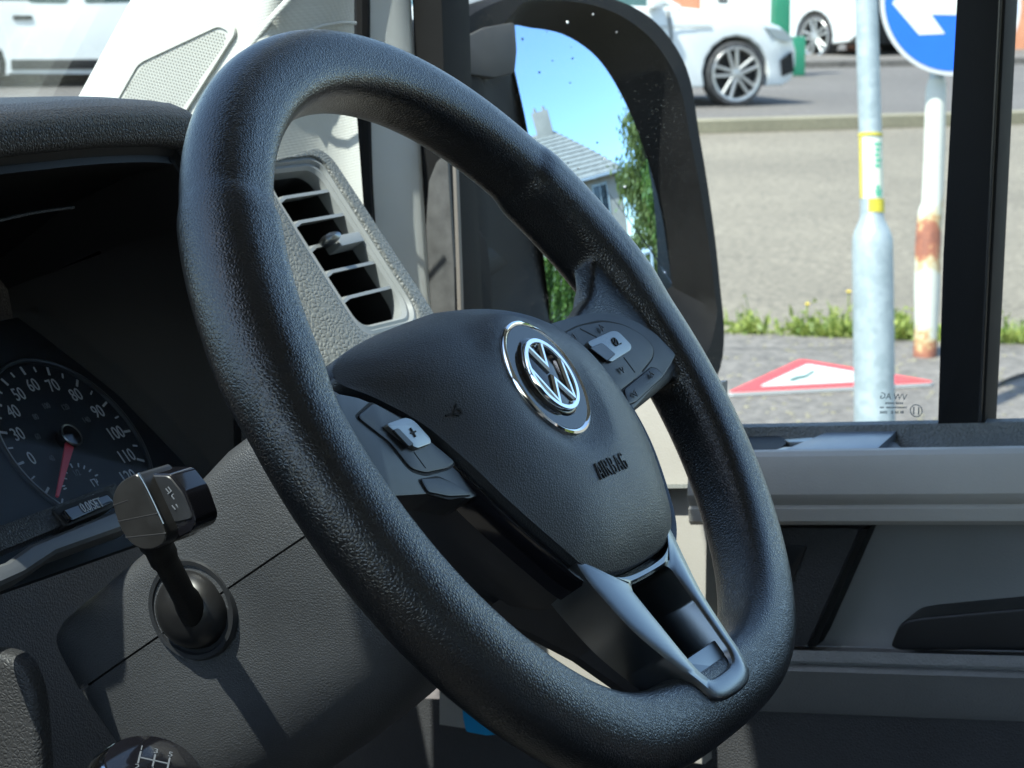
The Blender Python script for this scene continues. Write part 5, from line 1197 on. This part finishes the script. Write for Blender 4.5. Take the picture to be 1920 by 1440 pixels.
def hedge(name, az0, az1, dist, h, label, leaf, n, size):
    a, b = gpt(toward(Mc, az0, dist)), gpt(toward(Mc, az1, dist)); t = thing(name, (a+b)/2, label, 'hedge', 'hedges seen in the mirror'); m = MB(); d = b-a
    for k in range(9):
        p = a + d*(k/8); leaf_cloud(m, p+Vector((0, 0, h*0.5)), d.length/11, d.length/11, h*0.42*random.uniform(0.85, 1.1), n//9, size, 10)
    m.build('foliage', leaf, t, shade=False); tube([a+Vector((0, 0, 0.05)), a+d*0.5+Vector((0, 0, h*0.45)), b+Vector((0, 0, 0.05))], 0.04, 6).build('stems', BARK, t); return t
hedge('leafy_hedge', -69, -58.5, 11, 2.1, 'sunlit green hedge low in the door mirror', LEAF, 16000, 0.055)
hedge('leafy_hedge', -54, -42, 16, 1.9, 'olive hedge below the tree in the door mirror', LEAF_OLIVE, 12000, 0.07)
# grey harled house with hipped roof
hc1 = gpt(toward(Mc, -54.3, 30)); ex = Vector((math.cos(R(-54.3+90)), math.sin(R(-54.3+90)), 0)); ex = (ex*0.96 + Vector((0.27, -0.96, 0))*0.2).normalized()
ey = Vector((-ex.y, ex.x, 0)); ey = ey if ey.dot(hc1) > 0 and ey.y < 0 else -ey
house = thing('grey_house', hc1, 'grey roughcast house with tiled hipped roof and chimney reflected in the mirror', 'house')
Hf2 = frame(hc1, -ex, ey, (0, 0, 1))     # x runs along the front away from the corner, y goes back
WL, WD, WH = 11.0, 8.0, 5.0
box((WL/2, WD/2, WH/2-0.2), (WL, WD, WH+0.4), Hf2).build('wall', HARL, house)
e_ = 0.35; RZ = 8.3
A, B, C_, D_ = (-e_, -e_, WH-0.08), (WL+e_, -e_, WH-0.08), (WL+e_, WD+e_, WH-0.08), (-e_, WD+e_, WH-0.08)
r1_, r2_ = (4.6, WD/2, RZ), (WL-3.0, WD/2, RZ)
m = MB(); m.add([Hf2(*p) for p in (A, B, C_, D_, r1_, r2_)], [(0, 1, 5, 4), (1, 2, 5), (2, 3, 4, 5), (3, 0, 4), (0, 3, 2, 1)])
roof = m.build('roof', ROOF_TILE, house, shade=False)
def course(p0, p1, q0, q1, n):
    for k in range(n):
        t0, t1 = k/n, (k+1)/n
        a0, a1 = Vector(p0).lerp(Vector(q0), t0), Vector(p1).lerp(Vector(q1), t0); b0, b1 = Vector(p0).lerp(Vector(q0), t1), Vector(p1).lerp(Vector(q1), t1)
        nn = (a1-a0).cross(b0-a0).normalized(); nn = nn if nn.z > 0 else -nn
        mm_ = MB(); mm_.add([Hf2(*v) for v in (a0+nn*0.07, a1+nn*0.07, b1+nn*0.02, b0+nn*0.02, a0+nn*0.005, a1+nn*0.005)], [(0, 1, 2, 3), (0, 1, 5, 4)]); mm_.build('tile_course', ROOF_TILE, roof, shade=False)
course(A, B, r1_, r2_, 13); course(D_, A, r1_, r1_, 13)
box((5.3, WD/2, RZ+0.1), (1.5, 0.9, 2.0), Hf2, 0.02).build('chimney', HARL, house)
for k in (-1, 1): lathe([(0.13, 0), (0.12, 0.3), (0.09, 0.3)], frame(Hf2(5.3+k*0.4, WD/2, RZ+1.1), (1, 0, 0), (0, 1, 0)), 12).build('chimney_pot', HARL, house)
for x, wz in ((1.9, 3.9), (5.2, 3.9), (8.6, 3.9), (1.9, 1.5), (8.6, 1.5)):
    w_ = box((x, -0.01, wz), (1.1, 0.08, 1.25), Hf2).build('window', BUILD_GLASS, house)
    for dx, dzz, sx2, sz2 in ((0, 0.70, 1.3, 0.08), (0, -0.70, 1.3, 0.08), (-0.6, 0, 0.08, 1.4), (0.6, 0, 0.08, 1.4), (0, 0, 0.05, 1.35)): box((x+dx, -0.05, wz+dzz*0.92), (sx2, 0.08, sz2), Hf2).build('window_frame', SIGN_WHITE, w_)
dr = box((3.5, -0.01, 1.0), (0.95, 0.08, 2.0), Hf2).build('door', GREEN, house)
gut = box((WL/2, -e_-0.05, WH-0.12), (WL+0.8, 0.1, 0.12), Hf2, 0.02).build('gutter', SIGN_GREY, house)
# white rail fence by the trees
ra = gpt(toward(Mc, -54.5, 15)); rb = gpt(toward(Mc, -50.5, 15)); rf = thing('rail_fence', ra, 'white rail fence beneath the house corner in the mirror', 'fence')
for k in range(4):
    p = ra.lerp(rb, k/3); box((0, 0, 0.65), (0.1, 0.1, 1.3), frame(p, (1, 0, 0), (0, 1, 0)), 0.01).build('fence_post', SIGN_WHITE, rf)
for z in (0.7, 1.2): tube([ra+Vector((0, 0, z)), rb+Vector((0, 0, z))], 0.06, 8).build('rail', SIGN_WHITE, rf)
# dark shrub beyond the white van
t = thing('dark_shrub', on_ground(215, 150, 0.0), 'dark shrub beside the white van beyond the windscreen', 'shrub'); m = MB(); c_ = on_ground(222, 140, 0.0)
leaf_cloud(m, c_+Vector((0, 0, 0.75)), 0.5, 0.5, 0.7, 2500, 0.06, 14); m.build('foliage', LEAF, t, shade=False); tube([c_, c_+Vector((0, 0, 0.9))], 0.04, 6).build('stem', BARK, t)
